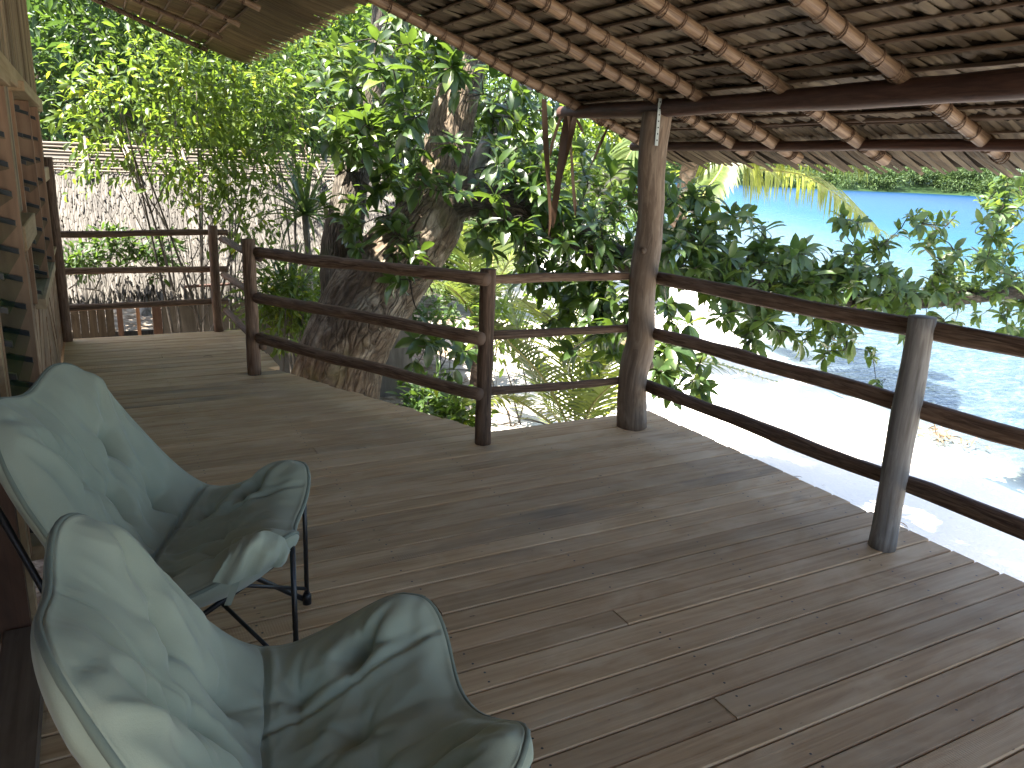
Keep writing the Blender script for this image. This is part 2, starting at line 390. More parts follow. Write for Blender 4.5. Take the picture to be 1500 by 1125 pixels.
n = NT('turquoise_sea'); pos = n.coord('Object')
at_ = n.n('Attribute', _attribute_name='depth'); dep = at_.outputs['Fac']
pn = n.noise(pos, .10, 4, .6, .5); dn = n.math('ADD', dep, n.math('MULTIPLY', n.math('SUBTRACT', pn, .5), .16))
deep = n.ramp(dn, [(.0, (.09, .10, .095)), (.06, (.030, .050, .066)), (.20, (.018, .042, .066)), (.34, (.006, .042, .070)), (.46, (.002, .043, .080)), (.62, (.001, .031, .074)), (.9, (.001, .020, .058))])
reef = n.noise(n.coord('Object', (1, 1.6, 1)), .9, 5, .65, 1.0)
fr = n.math('MULTIPLY', n.ramp(reef, [(.45, 0), (.6, .8)]), n.ramp(dep, [(.05, 0), (.15, 1), (.42, .2), (.6, 0)]))
deep = n.mix(fr, deep, (.035, .055, .05))
w1 = n.noise(n.coord('Object', (1, 1.5, 1)), 1.6, 3, .6, .4); w2 = n.noise(n.coord('Object', (1, 1.4, 1)), 7.0, 3, .6, .6); w3 = n.noise(pos, .25, 3, .6)
h = n.math('ADD', n.math('ADD', n.math('MULTIPLY', w1, .7), n.math('MULTIPLY', w2, .25)), n.math('MULTIPLY', w3, 1.5))
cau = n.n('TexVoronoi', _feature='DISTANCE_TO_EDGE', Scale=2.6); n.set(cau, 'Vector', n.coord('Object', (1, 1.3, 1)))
deep = n.mix(n.math('MULTIPLY', n.ramp(n.noise(n.coord('Object', (1.2, 2.2, 1)), 2.6, 4, .62, .8), [(.42, 0), (.66, .8)]), n.ramp(dep, [(.03, 1), (.25, .6), (.5, .12), (.9, .1)])), deep, (.10, .135, .16))  # pale ripple and caustic light painted into the water colour, fading offshore
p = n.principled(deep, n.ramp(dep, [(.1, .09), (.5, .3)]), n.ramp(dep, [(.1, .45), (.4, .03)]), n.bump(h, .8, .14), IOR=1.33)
trn = n.n('BsdfTransparent', Color=(.86, .95, .96, 1)); mxs = n.n('MixShader', i1=p.outputs[0], i2=trn.outputs[0])
n.t.links.new(n.ramp(dep, [(.0, .9), (.012, .4), (.035, .08), (.1, 0)]), mxs.inputs[0]); n.t.links.new(mxs.outputs[0], n.out.inputs[0]); M['sea'] = n.m
us = np.concatenate([np.linspace(-1.2, 8, 30), 8+np.geomspace(1, 2400, 40)]); ys2 = np.concatenate([ys, 170+np.geomspace(10, 900, 16)])
ys2 = np.concatenate([[-900, -400, -150], ys2]); V = []; D = []
for y in ys2:
    s = shore_x(y)
    for u in us:
        V.append((s+u, y, -2.05+ (.008*noise.noise(Vector(((s+u)*1.7, y*1.7, 0))) if u < 20 else 0)))
        D.append(float(np.interp(u, [-1.2, 0, 1.5, 5, 9, 16, 40, 120], [0, .0, .05, .14, .22, .36, .60, .95])))
W = len(us); ii, jj = np.meshgrid(np.arange(len(ys2)-1), np.arange(W-1), indexing='ij')
F = np.stack([ii*W+jj, ii*W+jj+1, (ii+1)*W+jj+1, (ii+1)*W+jj], -1).reshape(-1, 4)
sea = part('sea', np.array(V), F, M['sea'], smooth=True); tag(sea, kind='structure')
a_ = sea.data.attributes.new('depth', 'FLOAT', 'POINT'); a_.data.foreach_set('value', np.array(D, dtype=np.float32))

# ------------------------------------------------------------------ leaf clouds
def rot_from(dirs, nrm):
    x = dirs/np.linalg.norm(dirs, axis=1, keepdims=True)
    z = nrm - x*np.sum(nrm*x, 1, keepdims=True); z /= np.maximum(np.linalg.norm(z, axis=1, keepdims=True), 1e-6)
    y = np.cross(z, x); return np.stack([x, y, z], -1)
LEAF_V = np.array([(0,0,0),(.25,0,.03),(.52,0,.025),(.78,0,-.03),(1,0,-.13),
                   (.25,.19,.075),(.55,.25,.075),(.82,.15,.0),(.25,-.19,.075),(.55,-.25,.075),(.82,-.15,.0)], dtype=float)
LEAF_F = np.array([(0,1,5),(1,2,6),(1,6,5),(2,3,7),(2,7,6),(3,4,7),(0,8,1),(1,9,2),(1,8,9),(2,10,3),(2,9,10),(3,10,4)])
CARD_V = np.array([(0,0,0),(.5,.24,.05),(1,0,-.08),(.5,-.24,.05)], dtype=float); CARD_F = np.array([(0,1,2),(0,2,3)])
def leaf_cloud(P, Dr, N, L, Wd, simple_leaf=False):
    TV, TF = (CARD_V, CARD_F) if simple_leaf else (LEAF_V, LEAF_F)
    Rm = rot_from(np.asarray(Dr, float), np.asarray(N, float)); P = np.asarray(P, float); L = np.asarray(L, float); Wd = np.asarray(Wd, float)
    T = TV[None]*np.stack([L, L*Wd*2, L], -1)[:, None, :]
    V = np.einsum('nij,nkj->nki', Rm, T) + P[:, None]
    k = len(TV); F = TF[None] + (np.arange(len(P))*k)[:, None, None]
    return V.reshape(-1, 3), F.reshape(-1, 3)
def rosette(c, axis, nl, L, spread=1.0, droop=.25):
    """leaves around a twig tip"""
    ax = Vector(axis).normalized(); P = []; Dr = []; N = []; Ls = []
    a = ax.orthogonal().normalized(); b = ax.cross(a); ph = random.random()*6.28
    for k in range(nl):
        th = ph + k*2.4; el = random.uniform(.15, .95)
        d = (a*math.cos(th) + b*math.sin(th))*spread + ax*el; d.z -= droop*random.uniform(.2, 1.6); d.normalize()
        nn = Vector((random.gauss(0, .45), random.gauss(0, .45), 1.0)) + ax*.5
        back = ax*(-random.uniform(0, .6)*L)
        P.append(Vector(c)+back); Dr.append(d); N.append(nn); Ls.append(L*random.uniform(.6, 1.15))
    return P, Dr, N, Ls
def crown_leaves(c, rad, nclump, per, L, droop=.2, clump_r=.35, zcut=None, hollow=.45):
    """uneven crown: clumps scattered in an ellipsoid, leaves scattered in every clump"""
    c = np.array(c); rad = np.array(rad); u = rng.normal(size=(nclump, 3)); u /= np.linalg.norm(u, axis=1, keepdims=True)
    q = u*(hollow+(1-hollow)*rng.random((nclump, 1))**.5)
    lump = np.array([.75+.5*abs(noise.noise(Vector(x*1.7)+Vector((c[0], c[1], 0)))) for x in u])[:, None]
    cc = c + q*rad*lump; cr = clump_r*(.6+.8*rng.random(nclump))
    P = np.repeat(cc, per, 0) + rng.normal(size=(nclump*per, 3))*np.repeat(cr, per)[:, None]*np.array([.6, .6, .38])
    Dr = (P-c)/rad + rng.normal(size=P.shape)*.7; Dr[:, 2] -= droop
    N = np.array([0, 0, 1.0]) + rng.normal(size=P.shape)*.55
    return P, Dr, N, L*(.6+.7*rng.random(len(P)))

LEAF_MESH = {}
def leaf_mesh(mat):
    if mat.name not in LEAF_MESH:
        V = LEAF_V.copy(); V[:, 1] *= .9
        LEAF_MESH[mat.name] = make_mesh('leaf', V, LEAF_F.copy(), mat)
    return LEAF_MESH[mat.name]
def leaf_objects(P, Dr, N, L, Wd, mat, parent):
    me = leaf_mesh(mat); Rm = rot_from(np.array(Dr, float), np.array(N, float))
    for i in range(len(P)):
        o = bpy.data.objects.new('leaf', me); link(o, parent)
        mm = Matrix(Rm[i].tolist()).to_4x4() @ Matrix.Diagonal((L[i], L[i]*Wd[i]*2, L[i], 1)); mm.translation = Vector(P[i]); o.matrix_basis = mm

def split_near(P, Dr, N, L, k=300):
    P = np.array([tuple(p) for p in P]); Dr = np.array([tuple(p) for p in Dr]); N = np.array([tuple(p) for p in N]); L = np.array(L)
    v = P - np.array([0, 0, CAMZ]); zc = v@np.array(FW); x = FPX*(v@np.array(RT))/zc; y = FPX*(v@np.array(UP))/zc
    inside = (zc > 0)&(abs(x) < 750)&(abs(y) < 562)
    score = np.where(inside, L/zc, 0); o = np.argsort(-score)
    a, b = o[:k], o[k:]
    return (P[a], Dr[a], N[a], L[a]), (P[b], Dr[b], N[b], L[b])

# ------------------------------------------------------------------ palm fronds
def frond(name, pts, parent, mat, n=46, length=.5, droop=.8, seed=0, r0=.02, width=.03, side_up=Vector((0, 0, 1)), stiff=.0):
    C = catmull(pts, 8); rad = interp([r0, r0*.75, r0*.45, r0*.15], len(C))
    V, F, UV = tube(C, rad, 6, 0, 1, 0); root = part(name, V, F, M['rachis'], parent, True, UV)
    rs = random.Random(seed); T = len(C)-1; VV = []; FF = []
    for i in range(n):
        t = .13+.87*(i+.5)/n; k = min(int(t*T), T-1); f = t*T-k; p = C[k].lerp(C[k+1], f); tg = (C[k+1]-C[k]).normalized()
        sd_ = tg.cross(side_up)
        if sd_.length < .05: sd_ = Vector((1, 0, 0))
        sd_.normalize(); up = sd_.cross(tg).normalized()
        ll = length*(math.sin(math.pi*min(1, .18+.82*t))**.6 if t < .98 else .4)*rs.uniform(.85, 1.1)
        for s in (-1, 1):
            d = (sd_*s + tg*(.55+.5*t) + up*.25 + Vector((rs.gauss(0, .06), rs.gauss(0, .06), rs.gauss(0, .06)))).normalized()
            q = p.copy(); b = len(VV); seg = 4
            for j in range(seg+1):
                wd = width*(.7, 1, .9, .55, .05)[j]*.5
                dd = (d + Vector((0, 0, -1))*droop*(j/seg)**1.1).normalized()
                wv = dd.cross(up if abs(dd.dot(up)) < .95 else tg).normalized()
                VV += [q-wv*wd, q+wv*wd]
                q = q + dd*(ll/seg)
            for j in range(seg): FF.append((b+2*j, b+2*j+1, b+2*j+3, b+2*j+2))
    lf = part('leaflets', np.array([tuple(v) for v in VV]), np.array(FF), mat, root, True, None, 'stuff')
    return root

# ------------------------------------------------------------------ deck
def deck_right(y):
    if y < 4.24: return 3.35
    if y < 6.2: return 2.06 + (y-4.24)*(1.13-2.06)/(6.2-4.24)
    return 1.22
def deck_board(y0, y1, x0, x1a, x1b, dz, tilt=0):
    """one plank along X: chamfered top, ends cut along the deck's edge (x1a at y0, x1b at y1)"""
    t = .028; c = .0045; prof = [(y0, -t), (y0, -c), (y0+c, 0), (y1-c, 0), (y1, -c), (y1, -t)]
    V = []; n_ = 5
    for k in range(n_+1):
        f = k/n_
        for (y, z) in prof:
            xe = x1a + (x1b-x1a)*(y-y0)/(y1-y0); x = x0 + (xe-x0)*f
            V.append((x, y+.0015*noise.noise(Vector((x*.9, y0*7, 0))), z+dz+.0025*noise.noise(Vector((x*.6, y0*9, 4)))))
    F = []
    for k in range(n_):
        for j in range(6):
            i = (j+1) % 6; F.append((k*6+j, k*6+i, (k+1)*6+i, (k+1)*6+j))
    F += [(5, 4, 3, 2, 1, 0), tuple(n_*6+j for j in range(6))]
    return V, F
def xb_edges(a, b):
    V, F = box_vf(*a); return V, F
mb = MB()
for x in np.arange(-.2, 1.2, .6): mb.add(*box_vf(x-.025, x+.025, -1.6, 7.6, -.17, -.034))
for x in (1.7, 2.3, 2.9, 3.22): mb.add(*box_vf(x-.025, x+.025, -1.6, (4.1 if x > 2 else 4.6), -.17, -.034))
for x, y in ((.3, 1.5), (3.1, 1.5), (3.1, 4.0), (.9, 4.6), (.9, 7.4), (1.9, 3.9)): mb.add(*box_vf(x-.06, x+.06, y-.06, y+.06, -1.95, -.17))
deck = mb.build('deck', M['darkwood']); tag(deck, kind='structure')
PITCHB = .1135; joints = []
y = -1.62; k = 0
while y < 7.70:
    yw = PITCHB*random.uniform(.96, 1.04); y1 = min(y+yw-.0055, 7.72)
    jag = random.uniform(-.012, .014); xr0, xr1 = deck_right(y), deck_right(y1)
    if (xr0-xr1) > .5: xr0 = xr1 = deck_right(y1)
    dz = random.uniform(-.0018, .0018)
    cut = None
    if random.random() < .3: cut = random.choice([.42, 1.02, 1.62, 2.22])
    if 2.27 < y < 2.38: cut = 1.02
    if cut and cut < min(xr0, xr1)-.3:
        V, F = deck_board(y, y1, -.285, cut-.0015, cut-.0015, dz); part('deck_board', V, F, M['deck'], deck)
        V, F = deck_board(y, y1, cut+.0015, xr0+jag, xr1+jag, -dz); part('deck_board', V, F, M['deck'], deck)
    else:
        V, F = deck_board(y, y1, -.285, xr0+jag, xr1+jag, dz); part('deck_board', V, F, M['deck'], deck)
    joints.append((y, y1)); y += yw
mb = MB()
for y0, y1 in joints:
    for x in (.4, 1.0, 1.7, 2.3, 2.9, 3.22):
        for f in (.25, .75):
            xx = x+random.uniform(-.012, .012); yy = y0+(y1-y0)*f+random.uniform(-.008, .008)
            if xx > deck_right(yy)-.05 or random.random() < .25: continue
            mb.add([(xx+.0046*math.cos(a), yy+.0046*math.sin(a), .0023) for a in np.arange(6)*math.pi/3], [(0, 1, 2, 3, 4, 5)])
mb.build('nail_heads', M['black_metal'], deck, kind='stuff')

# ------------------------------------------------------------------ railings of peeled round poles
def rail(a, b, r, parent, ya=None, wob=.02, taper=.9):
    return pole('rail', a, b, r, M['rail'], parent, wob, .2, 10, 20, taper=taper)
P_END, P_BACK, P_MID, P_NEAR, P_MAIN, P_SEA = (-.265, 7.63), (.985, 7.70), (1.01, 6.02), (1.965, 3.975), (3.01, 3.91), (3.07, 2.06)
def post(xy, h, r, parent, z0=0.0, lean=(0, 0), mat='rail', label=None):
    return pole('post', (xy[0], xy[1], z0), (xy[0]+lean[0], xy[1]+lean[1], h), r, M[mat], parent, .012, .14, 14, 16, taper=.95, label=label, freq=4)
# back section
rb = thing('log_railing', 'three-rail log railing across the far end of the deck, before the thatched hut', 'railing', (.36, 7.66, 0))
post(P_END, 1.535, .040, rb, lean=(.0, .0)); post(P_BACK, .985, .042, rb)
for px0, px1 in ((343, 341), (398, 394), (453, 441)):
    a = at(70, px0, 'Y', 7.72); b = at(333, px1, 'Y', 7.76); rail(a, b, .030, rb, wob=.012)
# side section between back post and middle post
rs_ = thing('log_railing', 'narrow foreshortened log railing along the far walkway, ending behind the diagonal one', 'railing', (1.0, 6.9, 0))
for (p0, p1) in (((326, 350), (388, 378)), ((328, 402), (390, 436)), ((326, 455), (392, 508))):
    a = at(*p0, 'Y', 7.66); b = at(*p1, 'Y', 5.98); a.x = 1.05; b.x = 1.075
    rail(a, b, .030, rs_, wob=.015)
# diagonal section: nearest to the camera at the tree
rd = thing('log_railing', 'diagonal three-rail log railing with sawn rail ends, running past the big tree trunk', 'railing', (1.5, 5.0, 0))
post(P_MID, 1.02, .050, rd); post(P_NEAR, 1.045, .048, rd)
for (p0, p1) in (((377, 370), (713, 409)), ((377, 436), (706, 496)), ((380, 496), (703, 578))):
    a = at(*p0, 'Y', 5.95); b = at(*p1, 'Y', 3.90); rail(a, b, .041, rd, wob=.02)
# section along the board end
re_ = thing('log_railing', 'short three-rail log railing between the diagonal railing and the tall roof post', 'railing', (2.5, 3.95, 0))
for (p0, p1) in (((716, 410), (935, 404)), ((716, 491), (930, 480)), ((700, 574), (925, 556))):
    a = at(*p0, 'Y', 4.0); b = at(*p1, 'Y', 3.97); rail(a, b, .027, re_, wob=.016)
# sea side
rsea = thing('log_railing', 'long three-rail log railing on the sea side, running out of view at the right', 'railing', (3.07, 2.06, 0))
post(P_SEA, 1.065, .058, rsea, mat='post_flare_grey', label='railing post coloured pale grey to imitate lens flare'); post((3.07, .1, 0), 1.06, .055, rsea, mat='post')
for (p0, p1) in (((955, 405), (1500, 512)), ((945, 485), (1500, 641)), ((940, 562), (1500, 777))):
    a = at(*p0, 'Y', 3.93); b = at(*p1, 'X', 3.14); a.x = 3.09
    b2 = a + (b-a)*((a.y+.1)/(a.y-b.y)); rail(a, b2, .040, rsea, wob=.03, taper=1.02)

# ------------------------------------------------------------------ tall roof post
rp = thing('roof_post', 'tall thick weathered post standing on the deck corner and carrying the roof beam', 'post', (3.01, 3.91, 0))
C = catmull([(3.02, 3.91, 0), (2.995, 3.91, .32), (3.03, 3.91, .55), (3.0, 3.9, .9), (3.02, 3.91, 1.3), (3.0, 3.91, 1.7), (3.01, 3.91, 1.945)], 6)
rad = interp([.094, .088, .1, .086, .084, .08, .082, .084], len(C))
V, F, UV = tube(C, rad, 20, .13, 5.0, 8.0)
part('shaft', V, F, M['post'], rp, True, UV)
for z, th, r in ((.42, -.6, .035), (1.15, -2.4, .022)):
    q = Vector((3.01+.075*math.cos(th), 3.91+.075*math.sin(th), z)); V, F, UV = tube([q, q+Vector((math.cos(th), math.sin(th), .25))*.035], [r, r*.6], 10, .3, 8, 2)
    part('knot', V, F, M['post'], rp, True, UV)
mb = MB(); q = at(961, 150, 'Y', 3.86); 
V, F = box_vf(q.x-.011, q.x+.011, 3.822, 3.825, 1.76, 2.02); mb.add(V, F)
mb.build('metal_strap', M['zinc'], rp)
V = []; F = []
for k in range(7):
    z = 1.79+k*.035; b = len(V); V += [(q.x+.005*math.cos(a), 3.8205, z+.005*math.sin(a)) for a in np.arange(8)*math.pi/4]; F.append(tuple(range(b, b+8)))
part('strap_holes', V, F, M['black_metal'], rp, kind='stuff')

# ------------------------------------------------------------------ veranda roof
SL = .352                                                    # fall per metre towards the sea
ca, sa = 1/math.hypot(1, SL), SL/math.hypot(1, SL)
XB, ZB = 3.01, 2.008                                         # rafter axis above the beam
def rz(x): return ZB + SL*(XB-x)
roof = thing('thatched_roof', 'low palm-leaf veranda roof on round rafters, seen from underneath over the deck', 'roof', (3.01, 2.5, 2.0))
V, F, UV = tube(catmull([(3.01, -2.2, 1.965), (3.0, -.6, 1.955), (3.02, .8, 1.975), (3.0, 1.9, 1.965), (3.015, 3.0, 1.968), (3.01, 4.0, 1.975), (3.01, 5.0, 1.99)], 7), interp([.062, .056, .060, .052, .055, .046, .05, .043], 43), 14, .16, 3.0, 3.0)
part('beam', V, F, M['beam'], roof, True, UV)
V, F, UV = tube(pole_pts((3.60, -2.2, 1.775), (3.61, 4.95, 1.79), 24, .012, 4.0), .030, 10, .12, 4, 2); part('purlin', V, F, M['beam'], roof, True, UV)
V, F, UV = tube(pole_pts((3.30, -2.2, 1.945), (3.30, 4.95, 1.965), 24, .012, 9.0), .013, 8, .1, 4, 2); part('lath_pole', V, F, M['batten'], roof, True, UV)
V, F, UV = tube(pole_pts((3.46, -2.2, 1.888), (3.46, 4.95, 1.905), 24, .012, 9.0), .013, 8, .1, 4, 2); part('lath_pole', V, F, M['batten'], roof, True, UV)
ROW = .122
def rafter(yy, x0, x1, r, parent, every=ROW, mat='rafter', heavy=True, dz=0.0):
    a = Vector((x0, yy, rz(x0)+dz)); b = Vector((x1, yy, rz(x1)+dz)); s = random.random()*30
    C = pole_pts(a, b, 30, .012, s)
    rad = [r*(1.0+.06*noise.noise(Vector((s, i*.5, 0)))) for i in range(31)]
    V, F, UV = tube(C, rad, 12, .09, 6, s); ro = part('rafter', V, F, M[mat], parent, True, UV)
    mb = MB(); L = (b-a).length; d = (b-a).normalized(); k = 0; t = .07
    n1 = Vector((0, 1, 0)); n2 = d.cross(n1)
    def ring(t, tilt, rr):
        c = a+d*t; pts = []
        for j in range(13):
            th = 2*math.pi*j/12; pts.append(c + (n1*math.cos(th)+n2*math.sin(th))*rr + d*math.sin(th)*tilt + Vector((0, noise.noise(Vector((t*9, s, 0)))*.0, 0)))
        V, F, UV = tube(pts, .0028, 5, 0, 1, 0, False); mb.add(V, F, UV)
    while t < L:
        xx = (a+d*t).x; m_ = 2 if random.random() < .75 else 3
        if heavy and abs(xx-3.12) < .07: m_ = 7
        if heavy and (abs(xx-3.60) < .08 or abs(xx-3.76) < .05): m_ = 4
        for q in range(m_): ring(t+q*.011-.01, random.uniform(-.012, .012), r*1.10+.002)
        t += every
    mb.build('lashing', M['lash'], ro, True)
    return ro
RY = (4.758, 3.885, 3.534, 2.939, 2.277, 1.05, .1, -.9, -1.8)
for yy, xe in zip(RY, (3.66, 3.74, 3.81, 3.82, 3.75, 3.8, 3.8, 3.8, 3.8)): rafter(yy, -.25, xe, .033, roof)
# thatch: every row is leaves folded over a lath, hanging down the slope and overlapping the row below
def thatch_strip(x, y, w, L, lift, skew, fold, dz=0.0):
    """one folded leaf blade, top edge at lath (x,y), running down the slope by L; lift = rise above the slope at its tail"""
    z = rz(x)+.044+dz; V = []
    for t in (0, .5, 1):
        xx = x + ca*L*t; zz = z - sa*L*t + lift*t - .012*math.sin(math.pi*t); yy = y + skew*t
        wt = w*(1, 1, .62)[int(t*2)]
        V += [(xx, yy-wt/2, zz), (xx+.004, yy, zz-fold), (xx, yy+wt/2, zz)]
    return V, [(0, 1, 4, 3), (1, 2, 5, 4), (3, 4, 7, 6), (4, 5, 8, 7)]
def thatch(parent, x0, x1, ya, yb, mat, w=.045, parts_rows=2, L0=.34, eaveL=.46, ends=True, coarse_to=None):
    xs = []; x = x1
    while x > x0: xs.append(x); x -= ROW*ca
    stuffV = []; stuffF = []; nb = 0
    for r, x in enumerate(xs):
        wob = lambda y: .010*noise.noise(Vector((y*1.3, r*3.1, 0)))
        s = random.random()*40
        pts = [(x+wob(y), y, rz(x)+.046+.008*noise.noise(Vector((y*1.1, r*5.3, 2)))) for y in np.linspace(ya-.05, yb+.03, 22)]
        V, F, UV = tube(pts, .0085, 6, .25, 8, s); part('batten', V, F, M['batten'], parent, True, UV)
        y = ya
        while y < yb:
            ww = w*random.uniform(.75, 1.25)*(1.0 if y > -.3 else 3.0)
            L = (eaveL if r == 0 else L0)*random.uniform(.86, 1.12)
            lift = (-.035 if r == 0 else (.02 if r == 1 else .078))*random.uniform(.7, 1.3)
            V, F = thatch_strip(x+wob(y), y, ww*1.18, L, lift, random.gauss(0, .018), random.uniform(.004, .012), random.uniform(-.004, .004))
            if nb < 300 and r < parts_rows and y > .5:
                part('thatch_leaf', V, F, M[mat], parent); nb += 1
            else:
                b = len(stuffV); stuffV += V; stuffF += [tuple(i+b for i in f) for f in F]
            y += ww
    part('thatch_leaves', np.array(stuffV), np.array(stuffF), M[mat], parent, False, None, 'stuff')
thatch(roof, -.3, 3.60, -2.1, 4.93, 'thatch', eaveL=.42)
mb = MB()
mb.add([(-.3, -2.1, rz(-.3)+.17), (3.995, -2.1, rz(3.995)+.035), (3.995, 4.95, rz(3.995)+.035), (-.3, 4.95, rz(-.3)+.17), (-.3, -2.1, rz(-.3)+.21), (3.995, -2.1, rz(3.995)+.05), (3.995, 4.95, rz(3.995)+.05), (-.3, 4.95, rz(-.3)+.21)], box_vf(0, 1, 0, 1, 0, 1)[1])
mb.build('light_blocking_sheet', M['dark'], roof)  # added backing sheet above the leaves, stops light coming through the roof

# narrower eave over the far walkway
eave = thing('thatched_roof', 'pointed corner of the thatched eave over the far walkway, at the top left', 'roof', (1.0, 7.0, 2.6))
for yy in (8.5, 7.6, 6.7, 5.9, 5.2): rafter(yy, -.3, 1.14, .022, eave, .135, heavy=False, dz=-.10)
def eave_thatch():
    xs = [1.12-.135*k for k in range(11)]; SV = []; SF = []; nb = 0
    off = -.10
    for r, x in enumerate(xs):
        s = random.random()*40; pts = [(x, y, rz(x)+.045+off+.006*noise.noise(Vector((y, r*3, 1)))) for y in np.linspace(4.86, 8.66, 14)]
        V, F, UV = tube(pts, .012, 7, .25, 8, s); part('batten', V, F, M['batten'], eave, True, UV)
        y = 4.80
        while y < 8.62:
            ww = .05*random.uniform(.7, 1.3); L = (.44 if r == 0 else .36)*random.uniform(.9, 1.07)
            V, F = thatch_strip(x, y, ww*1.7, L, .02 if r == 0 else .07, random.gauss(0, .008), random.uniform(.003, .008), off)
            if nb < 300: part('thatch_leaf', V, F, M['eave'], eave); nb += 1
            else:
                b = len(SV); SV += V; SF += [tuple(i+b for i in f) for f in F]
            y += ww
    part('thatch_leaves', np.array(SV), np.array(SF), M['eave'], eave, False, None, 'stuff')
    mb = MB()
    mb.add([(-.3, 4.80, rz(-.3)+.07), (1.46, 4.80, rz(1.46)-.01), (1.46, 8.6, rz(1.46)-.01), (-.3, 8.6, rz(-.3)+.07), (-.3, 4.80, rz(-.3)+.11), (1.46, 4.80, rz(1.46)+.01), (1.46, 8.6, rz(1.46)+.01), (-.3, 8.6, rz(-.3)+.11)], box_vf(0, 1, 0, 1, 0, 1)[1])
    mb.build('light_blocking_sheet', M['dark'], eave)  # added backing sheet, overlaps the main roof to keep sunspots off the deck
eave_thatch()

# ------------------------------------------------------------------ the house whose door we stand in
XW = -.30
house = thing('wooden_house', 'wooden house front with louvre windows and diagonal board cladding beside the deck', 'house', (XW, 5.3, 0))
def hbox(name, x0, x1, y0, y1, z0, z1, mat, parent=house, label=None, b=.003):
    V, F = bevel_box_vf(x0, x1, y0, y1, z0, z1, b); return part(name, V, F, M[mat], parent, label=label)
# body behind the front wall
mb = MB()
mb.add(*box_vf(-4.6, -.46, 7.55, 7.62, -.2, 3.0)); mb.add(*box_vf(-4.6, -4.5, -2.2, 7.54, -.2, 4.2)); mb.add(*box_vf(-4.5, -.46, -2.2, -2.1, -.2, 3.0))
mb.add(*box_vf(-4.5, -.75, -2.09, 7.54, -.2, -.02))
mb.build('wall_lining', M['inside'], house)
mb = MB(); mb.add([(-4.7, -2.3, 3.0), (-4.7, 8.6, 3.0), (-2.4, 8.6, 4.1), (-2.4, -2.3, 4.1), (-.3, 8.6, rz(-.3)+.19), (-.3, -2.3, rz(-.3)+.19)], [(0, 1, 2, 3), (3, 2, 4, 5)])
mb.build('roof', M['hut_thatch'], house)
hbox('lining_panel', -.46, -.43, 3.84, 4.82, .0, 2.95, 'inside'); hbox('lining_panel', -.46, -.43, 6.55, 7.54, 0, 2.95, 'inside')
hbox('lining_panel', -.46, -.43, 4.83, 6.54, 0, .78, 'inside'); hbox('lining_panel', -.46, -.43, 4.83, 6.54, 1.88, 2.95, 'inside'); hbox('lining_panel', -.46, -.43, 2.98, 3.83, 1.9, 2.95, 'inside')
hbox('lining_panel', -.46, -.43, 2.98, 3.83, 0, .2, 'inside')
# diagonal cladding boards, each clipped to its panel
def clip(poly, a, b, c):                       # keep a*y+b*z<=c
    out = []
    for i in range(len(poly)):
        p, q = poly[i], poly[(i+1) % len(poly)]; dp, dq = a*p[0]+b*p[1]-c, a*q[0]+b*q[1]-c
        if dp <= 0: out.append(p)
        if dp*dq < 0: t = dp/(dp-dq); out.append((p[0]+(q[0]-p[0])*t, p[1]+(q[1]-p[1])*t))
    return out
def cladding(y0, y1, z0, z1, sgn=1, w=.135):
    d = -1.0
    e = (1/math.sqrt(2), sgn*1/math.sqrt(2)); nrm = (-e[1], e[0])
    cs = [nrm[0]*y+nrm[1]*z for y in (y0, y1) for z in (z0, z1)]
    c = min(cs)
    while c < max(cs):
        poly = [(y0, z0), (y1, z0), (y1, z1), (y0, z1)]
        poly = clip(poly, -nrm[0], -nrm[1], -(c+.002)); poly = clip(poly, nrm[0], nrm[1], c+w-.002) if poly else poly
        if len(poly) > 2:
            k = len(poly); x1 = XW+random.uniform(-.006, .004); x0 = XW-.024
            # board coordinates: rotate so the grain follows the board
            V = [(x0, y, z) for y, z in poly]+[(x1, y, z) for y, z in poly]
            F = [tuple(range(k-1, -1, -1)), tuple(range(k, 2*k))]+[(i, (i+1) % k, k+(i+1) % k, k+i) for i in range(k)]
            uvf = lambda p: ((nrm[0]*p[1]+nrm[1]*p[2])*2.2, e[0]*p[1]+e[1]*p[2])
            part('cladding_board', V, F, M['clad'], house, uv=[uvf(V[i]) for f in F for i in f])
        c += w
cladding(4.80, 5.70, .0, .79, 1); cladding(5.704, 6.62, .0, .79, -1); cladding(6.624, 7.62, .0, .79, 1)
cladding(3.86, 4.796, .0, 1.17, -1)
# vertical slats
def slats(y0, y1, z0, z1, w=.052):
    y = y0
    while y < y1-.01:
        ww = min(w*random.uniform(.8, 1.25), y1-y); xo = random.uniform(-.006, .006)
        V, F = bevel_box_vf(XW-.022, XW+xo, y, y+ww-.003, z0+random.uniform(0, .004), z1, .002); part('wall_slat', V, F, M['slat'], house); y += ww
slats(2.92, 7.62, 1.975, 2.97); slats(3.86, 4.82, 1.29, 1.885); slats(6.56, 7.62, .82, 1.885); slats(4.82, 6.56, 1.87, 1.885)
# girts
hbox('girt', XW-.02, XW+.045, 2.9, 7.64, 1.885, 1.972, 'girt', b=.005)
hbox('girt', XW-.02, XW+.055, 3.90, 4.70, 1.175, 1.285, 'girt', b=.005)
hbox('girt', XW-.02, XW+.04, 6.62, 7.64, 1.36, 1.46, 'girt', b=.005); hbox('girt', XW-.02, XW+.03, 6.62, 7.64, .795, .82, 'girt', b=.004)
hbox('corner_post', XW-.08, XW+.012, 7.62, 7.70, -.3, 3.0, 'slat', b=.004)
